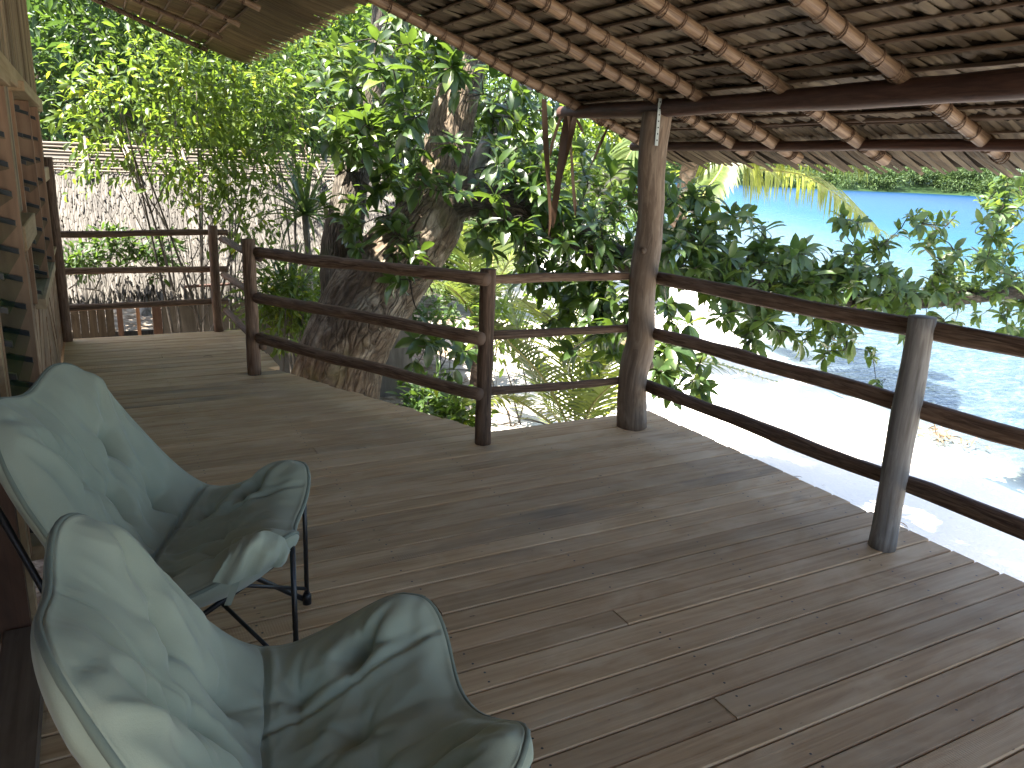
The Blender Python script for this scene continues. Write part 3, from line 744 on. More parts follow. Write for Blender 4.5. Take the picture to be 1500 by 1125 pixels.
# windows
def window(y0, y1, z0, z1, bays, label, blade_z, proud=.05):
    f = hbox('window', XW-.10, XW+.014, y0-.05, y0, z0-.02, z1+.05, 'jamb', label=label)
    hbox('frame', XW-.10, XW+proud, y1, y1+.05, z0-.02, z1+.05, 'jamb', f)
    hbox('frame', XW-.10, XW+proud+.02, y0-.06, y1+.06, z1+.051, z1+.10, 'girt', f)
    hbox('sill', XW-.10, XW+proud, y0+.001, y1-.001, z0-.055, z0, 'girt', f)
    wb = (y1-y0)/bays
    for b in range(bays):
        ya, yb = y0+b*wb, y0+(b+1)*wb
        if b: hbox('mullion', XW-.10, XW+proud-.01, ya-.018, ya+.018, z0+.001, z1+.049, 'jamb', f)
        for z in blade_z:
            h = .065; g0, g1 = ya+.025, yb-.025
            V = [(XW-.05, g0, z+h*.4), (XW+.035, g0, z-h*.4), (XW+.035, g1, z-h*.4), (XW-.05, g1, z+h*.4)]
            V += [(x+.002, y, zz+.004) for x, y, zz in V]
            part('louvre_blade', V, box_vf(0, 1, 0, 1, 0, 1)[1], M['glass'], f)
            for yy in (ya+.020, yb-.040):
                V = [(XW-.06, yy, z+.006), (XW+.034, yy, z-.020), (XW+.034, yy+.018, z-.020), (XW-.06, yy+.018, z+.006)]; V += [(x, y, zz+.020) for x, y, zz in V]
                part('louvre_clip', V, box_vf(0, 1, 0, 1, 0, 1)[1], M['black_plastic'], f)
        V, F = [], []
        for k in range(25):
            yy = ya+.03+(yb-ya-.06)*k/24; xx = XW-.14+.018*math.sin(k*1.9); V += [(xx, yy, z0), (xx, yy, z1+.04)]
        F = [(2*k, 2*k+2, 2*k+3, 2*k+1) for k in range(24)]
        part('curtain', V, F, M['curtain'], f, True)
    return f
window(4.86, 6.50, .82, 1.82, 2, 'far louvre window frame of reddish wood', [.86+.135*k for k in range(8)])
window(2.99, 3.78, .24, 1.78, 1, 'near louvre window frame beside the doorway', [.30+.113*k for k in range(13)])
hbox('trim_board', XW-.03, XW+.02, 3.83, 3.90, -.01, 1.885, 'girt'); hbox('trim_board', XW-.03, XW+.012, 2.885, 2.938, -.01, 1.885, 'girt')
hbox('door_jamb', -.62, XW-.005, 2.84, 2.88, -.03, 2.1, 'darkwood', label='dark brown door jamb at the left edge')
hbox('threshold_board', -.385, -.253, .4, 2.83, -.008, .024, 'sill', b=.006); hbox('threshold_board', -.56, -.393, .4, 2.835, -.012, .020, 'sill', b=.006); hbox('threshold_board', -.74, -.568, .4, 2.835, -.012, .020, 'sill', b=.006)
# ------------------------------------------------------------------ butterfly chairs
CTRL = np.array([
 [(-.085,.335,1.06),(-.12,.17,.955),(-.125,0,.895),(-.13,-.19,.945),(-.12,-.42,1.05)],
 [(.05,.37,.69),(.00,.19,.63),(-.02,0,.60),(.00,-.19,.625),(.04,-.41,.68)],
 [(.25,.42,.425),(.195,.20,.335),(.175,0,.305),(.19,-.20,.335),(.235,-.42,.425)],
 [(.475,.39,.48),(.43,.20,.36),(.42,0,.325),(.44,-.20,.36),(.49,-.37,.47)],
 [(.765,.365,.755),(.67,.17,.515),(.635,0,.45),(.675,-.155,.505),(.80,-.34,.735)]])
def cr_weights(u, n):
    """Catmull-Rom weights for u in [0,n-1]"""
    k = min(int(u), n-2); t = u-k; w_ = np.zeros(n+2)
    w_[k:k+4] = [.5*(-t+2*t*t-t**3), .5*(2-5*t*t+3*t**3), .5*(t+4*t*t-3*t**3), .5*(-t*t+t**3)]
    o = np.zeros(n); o += w_[1:-1]
    o[0] += 2*w_[0]; o[1] -= w_[0]; o[-1] += 2*w_[-1]; o[-2] -= w_[-1]
    return o
TUFT = [(-.42,-.55),(.40,-.58),(-.02,-.33),(-.5,-.20),(.5,-.22),(-.66,.60),(.66,.60),(-.15,.52),(.2,.50),(-.6,.28),(.6,.26)]
# creases pulled between the tufts and towards the rim: (s0,t0,s1,t1,depth,width)
CREASE = [(-.42,-.55,-.02,-.33,.020,.05),(-.02,-.33,.40,-.58,.020,.05),(-.42,-.55,-.74,-.92,.016,.05),(.40,-.58,.76,-.95,.016,.05),(-.5,-.20,-.95,-.30,.014,.05),(.5,-.22,.95,-.28,.014,.05),
 (-.5,-.20,-.02,-.33,.010,.045),(.5,-.22,-.02,-.33,.010,.045),(-.02,-.33,.05,-.02,.016,.05),(-.5,-.20,-.42,-.55,.008,.06),(.5,-.22,.40,-.58,.008,.06),(-.42,-.55,-.20,-.97,.010,.06),(.40,-.58,.15,-.97,.010,.06),
 (-.66,.60,-.93,.95,.016,.05),(.66,.60,.93,.95,.016,.05),(-.66,.60,-.97,.45,.014,.05),(.66,.60,.97,.45,.014,.05),(-.66,.60,-.62,.96,.014,.05),(.66,.60,.60,.96,.014,.05),(-.66,.60,-.15,.52,.012,.05),(.66,.60,.2,.50,.012,.05),
 (-.6,.28,-.66,.60,.010,.05),(.6,.26,.66,.60,.010,.05),(-.15,.52,-.05,.97,.012,.05),(.2,.50,.25,.97,.012,.05),(-.15,.52,-.1,.05,.008,.06),(-.6,.28,-.98,.12,.012,.05),(.6,.26,.98,.14,.012,.05)]
def make_chair(label, loc, rz_, seed, flap=False):
    ch = thing('butterfly_chair', label, 'chair', loc, 'padded butterfly chairs')
    Rz = Matrix.Rotation(rz_, 3, 'Z'); O = Vector(loc); rs = random.Random(seed); so = seed*13.7
    Wd = lambda p: O + Rz @ Vector(p)
    Nn = 130
    S = np.linspace(-1, 1, Nn); grid = np.zeros((Nn, Nn, 3))
    # rounded-corner parameter square
    ss = np.zeros((Nn, Nn, 2))
    for i, t in enumerate(S):
        for j, s in enumerate(S):
            k = .36; s2 = s*math.sqrt(1-k*t**4); t2 = t*math.sqrt(1-k*s**4); ss[i, j] = (s2, t2)
    cw = {}
    for i in range(Nn):
        for j in range(Nn):
            s2, t2 = ss[i, j]; a = cr_weights((t2+1)*2, 5); b = cr_weights((1+s2)*2, 5)
            grid[i, j] = np.einsum('i,j,ijk->k', a, b, CTRL)
    du = np.gradient(grid, axis=1); dv = np.gradient(grid, axis=0); nr = np.cross(dv, du); nr /= np.linalg.norm(nr, axis=2, keepdims=True)
    if nr[Nn//2, Nn//2, 2] < 0: nr = -nr
    ix = np.clip(np.arange(Nn), 9, Nn-10); nr = nr[ix][:, ix]
    disp = np.zeros((Nn, Nn))
    for i in range(Nn):
        for j in range(Nn):
            s, t = ss[i, j]; e = 1-max(abs(S[i]), abs(S[j])); d = 0.0
            d += .052*(1-math.exp(-e/.12))                                # puffed pad, thin at the piping
            for q, (a, b) in enumerate(TUFT):
                dx, dy = s-a, t-b; r2 = dx*dx+dy*dy
                if r2 < .25:
                    th = math.atan2(dy, dx); r_ = math.sqrt(r2)
                    d -= .020*math.exp(-r_/.06)
                    d -= .013*max(0, math.cos((3+q % 2)*th+q*1.3+so+noise.noise(Vector((r_*3, q, so)))*1.2))**5*math.exp(-r_/.17)*(1-math.exp(-r2/.002))
            for (a0, b0, a1, b1, dp, wd) in CREASE:
                vx, vy = a1-a0, b1-b0; wx, wy = s-a0, t-b0; l2 = vx*vx+vy*vy; f = max(0, min(1, (wx*vx+wy*vy)/l2))
                ben = .035*math.sin(f*3.1)*(1 if dp > .012 else -1)
                px_, py_ = wx-f*vx - ben*vy/math.sqrt(l2), wy-f*vy + ben*vx/math.sqrt(l2); ds = math.hypot(px_, py_)
                if ds < .3: d -= dp*(1-.75*f)*math.exp(-ds/wd) - .35*dp*(1-.6*f)*math.exp(-((ds-.13)/.07)**2)
            seam1 = -.02+.05*abs(s)**2; d -= .020*math.exp(-((t-seam1)/.026)**2)
            if t > seam1:
                for sgn in (-1, 1):
                    xs = sgn*(.44+.10*(t-seam1)); d -= .012*math.exp(-((s-xs)/.022)**2)
            if t < seam1: d -= .006*math.exp(-(s/.02)**2)*max(0, min(1, (seam1-t)*2))
            for (a, b) in ((-1, -1), (1, -1), (-1, 1), (1, 1)):           # gathers fanning from the lobes
                dx, dy = s-a*.86, t-b*.86; r_ = math.hypot(dx, dy); th = math.atan2(dy, dx)
                d += .0055*math.sin(9*th+4*noise.noise(Vector((th*1.5+so, r_*2.2, a+2*b))))*math.exp(-((r_-.28)/.2)**2)
            for (dirx, diry, fq, am) in ((.6, .8, 5.0, .006), (-.7, .7, 4.0, .006)):      # drag folds
                q = Vector((s*dirx+t*diry, (s*diry-t*dirx)*.34, so+fq))*fq*.6
                v = noise.noise(q+Vector((0, 0, noise.noise(Vector((s*2, t*2, so)))))); d += am*(1-abs(v)*2.6)
            d += .006*noise.noise(Vector((s*2.6, t*2.6, so+9)))
            d += .0022*(1-2.4*abs(noise.noise(Vector((s*7.5+t*2, t*4.5-s*2, so+3)))))
            wv = (1-math.exp(-e/.05)); disp[i, j] = .034 + (d-.034)*1.55 if False else d*(.35+.65*wv)*1.35
    sm = np.pad(disp, 1, mode='edge'); disp = (sm[1:-1, 1:-1]*4+sm[:-2, 1:-1]+sm[2:, 1:-1]+sm[1:-1, :-2]+sm[1:-1, 2:])/8
    cd_ = np.minimum(1-np.abs(S)[:, None], 9)+np.minimum(1-np.abs(S)[None, :], 9); disp = disp*np.clip(cd_/.16, .35, 1)
    disp = np.where(disp < .012, .012+(disp-.012)*.4, disp)
    top = grid + nr*disp[:, :, None]
    edge = np.minimum(1-abs(S)[:, None], 1-abs(S)[None, :]); th_ = .012+.030*(1-np.exp(-edge/.07))
    bot = grid + nr*np.minimum(disp-.012, -th_)[:, :, None]
    Vt = np.concatenate([top.reshape(-1, 3), bot.reshape(-1, 3)]); Rm = np.array(Rz); Vw = Vt@Rm.T + np.array(O)
    ii, jj = np.meshgrid(np.arange(Nn-1), np.arange(Nn-1), indexing='ij'); q = np.stack([ii*Nn+jj, ii*Nn+jj+1, (ii+1)*Nn+jj+1, (ii+1)*Nn+jj], -1).reshape(-1, 4)
    loop = [(0, j) for j in range(Nn)]+[(i, Nn-1) for i in range(1, Nn)]+[(Nn-1, j) for j in range(Nn-2, -1, -1)]+[(i, 0) for i in range(Nn-2, 0, -1)]
    li = np.array([i*Nn+j for i, j in loop]); lj = np.roll(li, -1); off = Nn*Nn
    F = np.concatenate([q[:, ::-1], q+off, np.stack([li, lj, lj+off, li+off], -1)])
    cover = part('padded_cover', Vw, F, M['fabric'], ch, True)
    pts = [Vector(((top[i, j]+bot[i, j])/2+nr[i, j]*0.0)) for i, j in loop]; q0 = [Wd(p) for p in pts]; pts = [q0[0]]
    for p in q0:
        if (p-pts[-1]).length > .022: pts.append(p)
    if (pts[-1]-pts[0]).length < .012: pts.pop()
    pts.append(pts[0])
    V, F, UV = tube(pts, .0066, 7, .2, 14, so, False); part('piping', V, F, M['piping'], cover, True, UV)
    # folding frame of black tubes
    BL, BR, FL, FR = Vector((-.075,.27,.80)), Vector((-.09,-.33,.80)), Vector((.63,.285,.525)), Vector((.66,-.25,.50))
    fBL, fBR, fFL, fFR = Vector((.02,.27,.012)), Vector((.02,-.27,.012)), Vector((.63,.27,.012)), Vector((.66,-.25,.012))
    def tb(name, a, b, r=.0085, mid=None):
        V, F, UV = tube([Wd(a), Wd(b)], r, 10); return part(name, V, F, M['black_metal'], ch, True, UV)
    for a, b, c in ((BL, fFL, Vector((.14, .33, .40))), (BR, fFR, Vector((.14, -.33, .40)))):
        V, F, UV = tube([Wd(p) for p in (a+Vector((-.04, 0, 0)), c+Vector((-.09, .0, -.10)), b)], .010, 10); part('back_pole', V, F, M['black_metal'], ch, True, UV)
    for a, b in ((FL+Vector((-.05, -.02, -.06)), fBL), (FR+Vector((-.05, .02, -.06)), fBR)): tb('seat_pole', a, b, .0085)
    for a, b in ((FL, fFL), (FR, fFR)): tb('leg', a, b, .0085)
    for a, b in ((fFL+Vector((0, 0, .05)), Vector((.33, 0, .25))), (fFR+Vector((0, 0, .05)), Vector((.33, 0, .25))), (fBL+Vector((0, 0, .05)), Vector((.33, 0, .25))), (fBR+Vector((0, 0, .05)), Vector((.33, 0, .25)))): tb('cross_brace', a, b, .007)
    V, F, UV = tube([Wd((.33, 0, .22)), Wd((.33, 0, .275))], .022, 12); part('hub', V, F, M['black_plastic'], ch, True, UV)
    for f in (fBL, fBR, fFL, fFR):
        V, F, UV = tube([Wd(f+Vector((0, 0, -.012))), Wd(f+Vector((0, 0, .02))), Wd(f+Vector((0, 0, .035)))], [.016, .016, .011], 12); part('foot_cap', V, F, M['black_plastic'], ch, True, UV)
    if flap:
        c = Wd((.685, -.275, .60)); A = []
        top_e = [at(x, y, 'Y', yy) for x, y, yy in ((338, 800, 2.06), (362, 785, 2.03), (392, 778, 2.03), (418, 790, 2.06), (424, 806, 2.08))]
        mid_e = [at(x, y, 'Y', yy) for x, y, yy in ((322, 832, 2.02), (350, 812, 1.985), (386, 802, 1.98), (410, 812, 2.01), (417, 822, 2.05))]
        low_e = [at(x, y, 'Y', yy) for x, y, yy in ((311, 853, 2.0), (338, 855, 1.99), (372, 842, 2.0), (398, 832, 2.02), (414, 831, 2.05))]
        R_ = [catmull(e, 6) for e in (top_e, mid_e, low_e)]; rows = []
        for t in np.linspace(0, 1, 9):
            w0, w1, w2 = (1-t)**2, 2*t*(1-t), t*t
            rows.append([R_[0][k]*w0+R_[1][k]*w1+R_[2][k]*w2 + Vector((0, -.02, .012))*math.sin(math.pi*t) + Vector((.0, -1, .4))*.013*math.sin(k*.85+3*t+noise.noise(Vector((k*.3, t*2, 0)))*2) for k in range(len(R_[0]))])
        V = [p for r in rows for p in r]; V += [p+Vector((0, .006, -.002)) for p in V]; w_ = len(R_[0]); nb = len(rows)*w_; F = []
        for i in range(len(rows)-1):
            for j in range(w_-1):
                a = i*w_+j; F += [(a, a+1, a+w_+1, a+w_), (a+nb, a+nb+w_, a+nb+w_+1, a+nb+1)]
        part('pocket_flap', V, F, M['fabric'], ch, True, label='loose pocket flap folded over the front corner')
        S_ = [at(x, y, 'Y', yy) for x, y, yy in ((349, 838, 2.0), (345, 855, 1.995), (339, 872, 1.99), (333, 887, 1.99))]; V = []
        for p in catmull(S_, 4): V += [p+RT*-.009, p+RT*.009]
        V += [v+FW*.002 for v in V]; k = len(V)//4; F = []
        for i in range(k-1):
            a = 2*i; F += [(a, a+1, a+3, a+2), (a+2*k, a+2*k+2, a+2*k+3, a+2*k+1)]
        part('strap', V, F, M['fabric'], ch, True)
    return ch
make_chair('padded sage green butterfly chair nearest the camera, cut off by the bottom edge', (.01, 1.365, 0), R(-1), 1)
make_chair('sage green butterfly chair behind the near one, loose strap hanging from its front corner', (-.095, 2.59, 0), R(-20), 2, True)

# ------------------------------------------------------------------ dried leaf strips hanging under the beam end
dl = thing('dried_frond', 'bunch of brown dried palm leaf strips hanging from the beam end by the railing', 'dried leaf', tuple(at(825, 160, 'Y', 4.8)))
for (p, wd, y_) in (([(797, 145), (799, 200), (803, 260), (806, 320), (803, 346)], 9, 4.85), ([(833, 170), (826, 205), (820, 250), (813, 300), (810, 335)], 16, 4.8), ([(822, 170), (815, 190), (808, 215), (806, 232)], 7, 4.82),
                  ([(833, 170), (836, 210), (839, 260), (842, 300), (843, 318)], 7, 4.78), ([(842, 172), (836, 200), (828, 236), (822, 262)], 9, 4.76), ([(892, 182), (882, 205), (872, 228), (862, 250)], 5, 4.7), ([(845, 175), (852, 190), (858, 203)], 5, 4.75)):
    C = catmull([at(x, y, 'Y', y_+.03*k) for k, (x, y) in enumerate(p)], 4); V = []; n_ = len(C)
    for k, c in enumerate(C):
        t = k/(n_-1); hw = wd*.0043*.5*(math.sin(math.pi*min(1, .25+.75*t))**.7+.08)
        tw = .9*math.sin(t*3+wd); sd_ = (RT*math.cos(tw)+FW*math.sin(tw))
        V += [c-sd_*hw, c+FW*.004+sd_*0.0, c+sd_*hw]
    F = []
    for k in range(n_-1): a = 3*k; F += [(a, a+1, a+4, a+3), (a+1, a+2, a+5, a+4)]
    part('leaf_strip', V, F, M['dead_leaf'], dl, True)

# small fallen leaf on the far deck, a few crumbs
p = at(297, 523, 'Z', .006); V, F = leaf_cloud([p], [(1, .2, .05)], [(0, 0, 1)], [.085], [.3])
o = part('fallen_leaf', V, F, M['debris']); tag(o, 'single small dry leaf lying on the far part of the deck', 'leaf')
# ------------------------------------------------------------------ neighbouring thatched hut
HY, HE = 12.0, 9.75                       # ridge and eave distance
hut = thing('thatched_hut', 'neighbouring hut with a bleached grey palm-thatch roof and bamboo ridge, beyond the far railing', 'hut', (1.2, 12, -1.75))
HZR, HZE = 1.62, -.04
hs = (HZR-HZE)/(HY-HE); hc = 1/math.hypot(1, hs)
def hz(y): return HZE + hs*(y-HE)
SV = []; SF = []; nb = 0
rows = 26
for r in range(rows):
    yy = HE + (HY-.42-HE)*r/(rows-1); x = -3.0 + random.uniform(0, .05)
    while x < 4.0:
        ww = random.uniform(.022, .046); L = random.uniform(.22, .34); sk = random.gauss(0, .03); lift = random.uniform(.006, .028)*(2.4 if random.random() < .10 else 1)
        y0 = yy+random.uniform(-.02, .02); z0 = hz(y0)+.02; V = []
        for t in (0, .55, 1):
            y_ = y0+.2-hc*L*t-.0; z_ = hz(y0+.2)-hs*hc*L*t + lift*t + .02 - (.03*t*t if r == 0 else 0); wt = ww*(1, 1.05, .55)[(0, .55, 1).index(t)]
            V += [(x+sk*t-wt/2, y_, z_-.012), (x+sk*t, y_-.006, z_+.004), (x+sk*t+wt/2, y_, z_-.012)]
        F = [(0, 3, 4, 1), (1, 4, 5, 2), (3, 6, 7, 4), (4, 7, 8, 5)]
        if nb < 300 and r < 5 and -.2 < x < 3.0: part('thatch_leaf', V, F, M['hut_thatch'], hut); nb += 1
        else:
            b = len(SV); SV += V; SF += [tuple(i+b for i in f) for f in F]
        x += ww*.8
part('thatch_leaves', np.array(SV), np.array(SF), M['hut_thatch'], hut, False, None, 'stuff')
mb = MB()
mb.add([(-3, HE-.02, HZE-.03), (4, HE-.02, HZE-.03), (4, HY, HZR-.03), (-3, HY, HZR-.03), (4, HY+2.4, HZE), (-3, HY+2.4, HZE)], [(0, 1, 2, 3), (3, 2, 4, 5)])
mb.build('roof_underlay', M['hut_thatch'], hut)
for k in range(8):
    yy = HY-.02-.062*k; V, F, UV = tube(pole_pts((-3, yy, hz(yy)+.075+.01*(k % 2)), (4.0, yy, hz(yy)+.075-.03), 20, .02, k*3.0), .014 if k else .024, 7, .15, 5, k)
    part('ridge_cane', V, F, M['bamboo'], hut, True, UV)
for x, dx in ((-.02, .02), (.42, .16), (1.12, .06), (2.2, .1), (2.9, .05), (3.5, .1)):
    for o_ in (0, .05):
        C = catmull([(x+o_, HY+.05, HZR+.14), (x+o_+dx*.3, HY-.2, hz(HY-.2)+.13), (x+o_+dx, HY-.62, hz(HY-.62)+.10)], 5)
        V, F, UV = tube(C, .02, 7, .2, 6, x); part('ridge_clamp', V, F, M['bamboo'], hut, True, UV)
V, F, UV = tube(pole_pts((.9, HE-.0, .12), (1.75, HE-.0, .15), 8, .01, 1), .018, 8, .1, 4, 2); part('loose_pole', V, F, M['beam'], hut, True, UV)
# walls below the eave, doorway
WY = 10.25
def hb(name, x0, x1, y0, y1, z0, z1, mat):
    V, F = bevel_box_vf(x0, x1, y0, y1, z0, z1, .004); return part(name, V, F, M[mat], hut)
x = -3
while x < 0.089: hb('wall_slat', x, x+.085, WY, WY+.03, -1.8, .08, 'hutwall'); x += .09
hb('door_post', 0.179, 0.239, WY-.02, WY+.06, -1.8, -.05, 'darkwood'); hb('door_post', 0.563, 0.663, WY-.02, WY+.06, -1.8, -.05, 'darkwood')
hb('wall_rail', -3, 0.169, WY-.045, WY-.002, -.62, -.56, 'hutwall')
hb('door_stile', 0.391, 0.431, WY+.1, WY+.13, -1.8, -.1, 'jamb')
hb('wall_panel', 0.668, 3.9, WY, WY+.03, -1.8, .08, 'grey_panel')
mb = MB(); mb.add(*box_vf(-3, 3.9, WY+3.6, WY+3.64, -1.8, -1.2)); mb.build('back_wall', M['hutwall'], hut)

# ------------------------------------------------------------------ the big leaning tree
big = thing('leaning_tree', 'huge leaning tree with fissured bark and big glossy leaves, its limb reaching over the beach', 'tree', (1.6, 7.1, -1.8))
def bark_tube(name, pts, radii, mat, parent, per=9, m=22, rough=.16, fine=.03, freq=1.6, seed=1.0):
    C = catmull(pts, per); V, F, UV = tube(C, interp(radii, len(C)), m, rough, freq, seed, True, fine)
    return part(name, V, F, M[mat], parent, True, UV)
A = lambda x, y, Y: at(x, y, 'Y', Y)
base = A(495, 552, 7.0)
trunk_pts = [base+Vector((-.35, .2, -1.75)), base+Vector((-.18, .1, -.85)), base, A(528, 460, 7.0), A(575, 390, 7.0), A(628, 325, 7.0), A(648, 255, 7.1), A(664, 170, 7.2), A(682, 90, 7.35), A(700, 0, 7.6), A(715, -120, 8)]
bark_tube('trunk', trunk_pts, [.62, .48, .39, .40, .38, .33, .225, .205, .185, .17, .14], 'bark', big, 15, 76, .09, .022)
bark_tube('limb', [A(505, 480, 7.3), A(497, 400, 7.55), A(506, 320, 7.7), A(520, 240, 7.9), A(545, 160, 8.1), A(560, 60, 8.4), A(560, -60, 8.8)], [.19, .19, .18, .165, .15, .13, .10], 'bark_dark', big, 8, 20, .15, .02)
bark_tube('limb', [A(690, 290, 7.15), A(705, 240, 7.35), A(735, 185, 7.5), A(770, 120, 7.7), A(800, 30, 8.0)], [.12, .12, .11, .1, .08], 'bark_pale', big, 8, 14, .15, .01)
limb_pts = [A(615, 330, 6.95), A(680, 296, 6.85), A(745, 300, 6.75), A(830, 338, 6.6), A(905, 378, 6.4), A(975, 398, 6.25), A(1100, 420, 6.0), A(1230, 440, 5.8), A(1340, 442, 5.6), A(1420, 434, 5.4), A(1540, 424, 5.1), Vector((10.9, 4.7, .75)), Vector((12.1, 4.3, 1.0))]
bark_tube('limb', limb_pts, [.16, .15, .14, .13, .12, .11, .095, .085, .08, .08, .07, .055, .03], 'bark_dark', big, 8, 18, .2, .02)
LIMB = catmull(limb_pts, 6)+catmull(trunk_pts[3:], 6)+catmull([A(505, 480, 7.3), A(506, 320, 7.7), A(545, 160, 8.1), A(560, -60, 8.8)], 6)
twigV = MB()
def twig(a, b, r, sag=.05, mbx=None):
    mid = a.lerp(b, .5)+Vector((random.gauss(0, .06), random.gauss(0, .06), random.uniform(-sag, sag*1.5)))
    C = catmull([a, mid, b], 4); V, F, UV = tube(C, interp([r, r*.7, r*.35], len(C)), 5, 0, 1, 0, False); (mbx or twigV).add(V, F, UV)
def nearest(p, pts, far=3.0):
    return min(pts, key=lambda q: (q-p).length + (0 if (q-p).length > .25 else .4))
ALL = [[], [], [], []]; SEA = [[], [], [], []]
PEND = []
def cluster(x, y, Y, L, store, n_=9): PEND.append((A(x, y, Y), L*(1.15 if store is SEA else 1.05), store, n_))
def grow():
    """join the leaf clusters to the limbs twig by twig, nearest first, and put a rosette of leaves on each"""
    nodes = list(LIMB); far = sorted(PEND, key=lambda c: min((q-c[0]).length for q in LIMB))
    for c, L, store, n_ in far:
        q = min(nodes, key=lambda v: (v-c).length); d = (c-q).length; ax = (c-q).normalized() if d > .05 else Vector((0, 0, 1))
        ax = (ax + Vector((random.gauss(0, .4), random.gauss(0, .4), random.uniform(-.2, .6)))).normalized()
        twig(q, c, .005+.006*d, .06); nodes.append(c)
        for s, l in zip(store, rosette(c, ax, n_, L, 1.0, .35)): s += list(l)
def region(cx, cy_, rx, ry, Ya, Yb, k, L, store=ALL, n_=9, avoid=True):
    i = 0
    while i < k:
        a = random.uniform(0, 6.28); r = math.sqrt(random.random()); x, y = cx+rx*r*math.cos(a), cy_+ry*r*math.sin(a)
        Yy = random.uniform(Ya, Yb)
        if avoid and Yy < 7.3 and abs(x-(655+(200-y)*.12)) < 42 and 110 < y < 330 and random.random() < .85: continue
        cluster(x, y, Yy, L*random.uniform(.8, 1.15), store, n_); i += 1
region(530, 120, 62, 110, 6.2, 7.6, 30, .20)
region(620, 55, 70, 60, 6.3, 7.4, 26, .20)
region(545, 290, 60, 70, 6.2, 7.2, 20, .19)
region(590, 380, 70, 40, 5.9, 6.5, 9, .17)
region(500, 250, 30, 90, 7.0, 7.8, 12, .18)
region(760, 200, 60, 80, 6.3, 7.6, 38, .19)
region(800, 320, 90, 50, 5.8, 6.5, 20, .19)
region(560, 200, 50, 110, 6.0, 6.9, 16, .20)
region(690, 130, 40, 60, 6.3, 6.8, 7, .2)
region(640, 230, 45, 90, 6.1, 6.5, 9, .19, avoid=False)
region(930, 300, 55, 70, 5.9, 6.8, 16, .2)
region(890, 450, 55, 50, 5.5, 6.2, 14, .19)
region(790, 430, 70, 45, 5.8, 6.4, 10, .18)
region(960, 470, 45, 60, 5.2, 5.8, 10, .19)
region(740, 300, 90, 70, 5.8, 7.0, 24, .18)
region(840, 270, 70, 70, 6.0, 7.6, 22, .18)
region(850, 390, 95, 55, 5.7, 6.7, 30, .18)
region(890, 330, 60, 60, 5.8, 6.8, 18, .18)
region(650, 520, 60, 50, 5.4, 6.2, 9, .19)
region(870, 500, 45, 60, 5.6, 6.4, 8, .2)
region(1000, 310, 60, 80, 5.4, 6.3, 33, .20, SEA)
region(1020, 400, 80, 55, 5.4, 6.2, 39, .19, SEA)
region(1120, 395, 80, 48, 5.4, 6.0, 39, .19, SEA)
region(1200, 400, 70, 42, 5.3, 5.9, 33, .18, SEA)
region(1330, 425, 110, 30, 5.1, 5.7, 33, .17, SEA)
region(1255, 350, 45, 40, 5.3, 5.7, 12, .16, SEA)
region(1360, 335, 42, 30, 5.2, 5.7, 12, .15, SEA)
region(1410, 390, 40, 30, 5.1, 5.6, 13, .15, SEA)
region(1475, 370, 45, 75, 5.0, 5.6, 36, .15, SEA)
region(1470, 285, 40, 32, 5.1, 5.7, 15, .15, SEA)
region(1120, 470, 70, 40, 5.3, 5.9, 16, .19, SEA)
region(1210, 490, 45, 50, 5.3, 5.7, 15, .18, SEA)
region(1350, 470, 90, 25, 5.1, 5.5, 13, .15, SEA)
region(1000, 530, 45, 60, 4.9, 5.5, 18, .18, SEA)
region(1400, 415, 100, 28, 5.1, 5.6, 22, .15, SEA)
region(1250, 415, 80, 28, 5.3, 5.8, 18, .17, SEA)
region(1480, 460, 40, 50, 5.0, 5.4, 12, .15, SEA)
region(1080, 340, 60, 35, 5.4, 6.0, 12, .18, SEA)
region(1290, 535, 20, 50, 5.2, 5.4, 4, .12, SEA)
grow()
for ST, mt in ((ALL, 'leaf_big'), (SEA, 'leaf_sea')):
    (P, Dr, N, L), (P2, D2, N2, L2) = split_near(*ST, 150)
    leaf_objects(P, Dr, N, L, np.full(len(P), .40)*(.85+.3*rng.random(len(P))), M[mt], big)
    V, F = leaf_cloud(P2, D2, N2, L2, np.full(len(P2), .40)*(.85+.3*rng.random(len(P2)))); part('foliage', V, F, M[mt], big, False, None, 'stuff')
# higher crown, out of the frame, that shades the deck's edge
V_ = []; 
P, Dr, N, L = crown_leaves((2.0, 9.6, 5.4), (2.9, 2.6, 1.6), 85, 18, .24, clump_r=.45)
V, F = leaf_cloud(P, Dr, N, L, np.full(len(P), .26), True); part('crown', V, F, M['leaf_big'], big, False, None, 'stuff')
bark_tube('limb', [A(700, 0, 7.6), Vector((3.9, 8.6, 4.0)), Vector((4.2, 9.4, 5.6))], [.17, .14, .06], 'bark', big, 6, 12, .1, .0)
bark_tube('limb', [A(560, -60, 8.8), Vector((2.6, 9.3, 4.2)), Vector((2.0, 9.8, 5.6))], [.12, .1, .05], 'bark', big, 6, 12, .1, .0)
twigV.build('twigs', M['bark_dark'], big, True, kind='stuff')

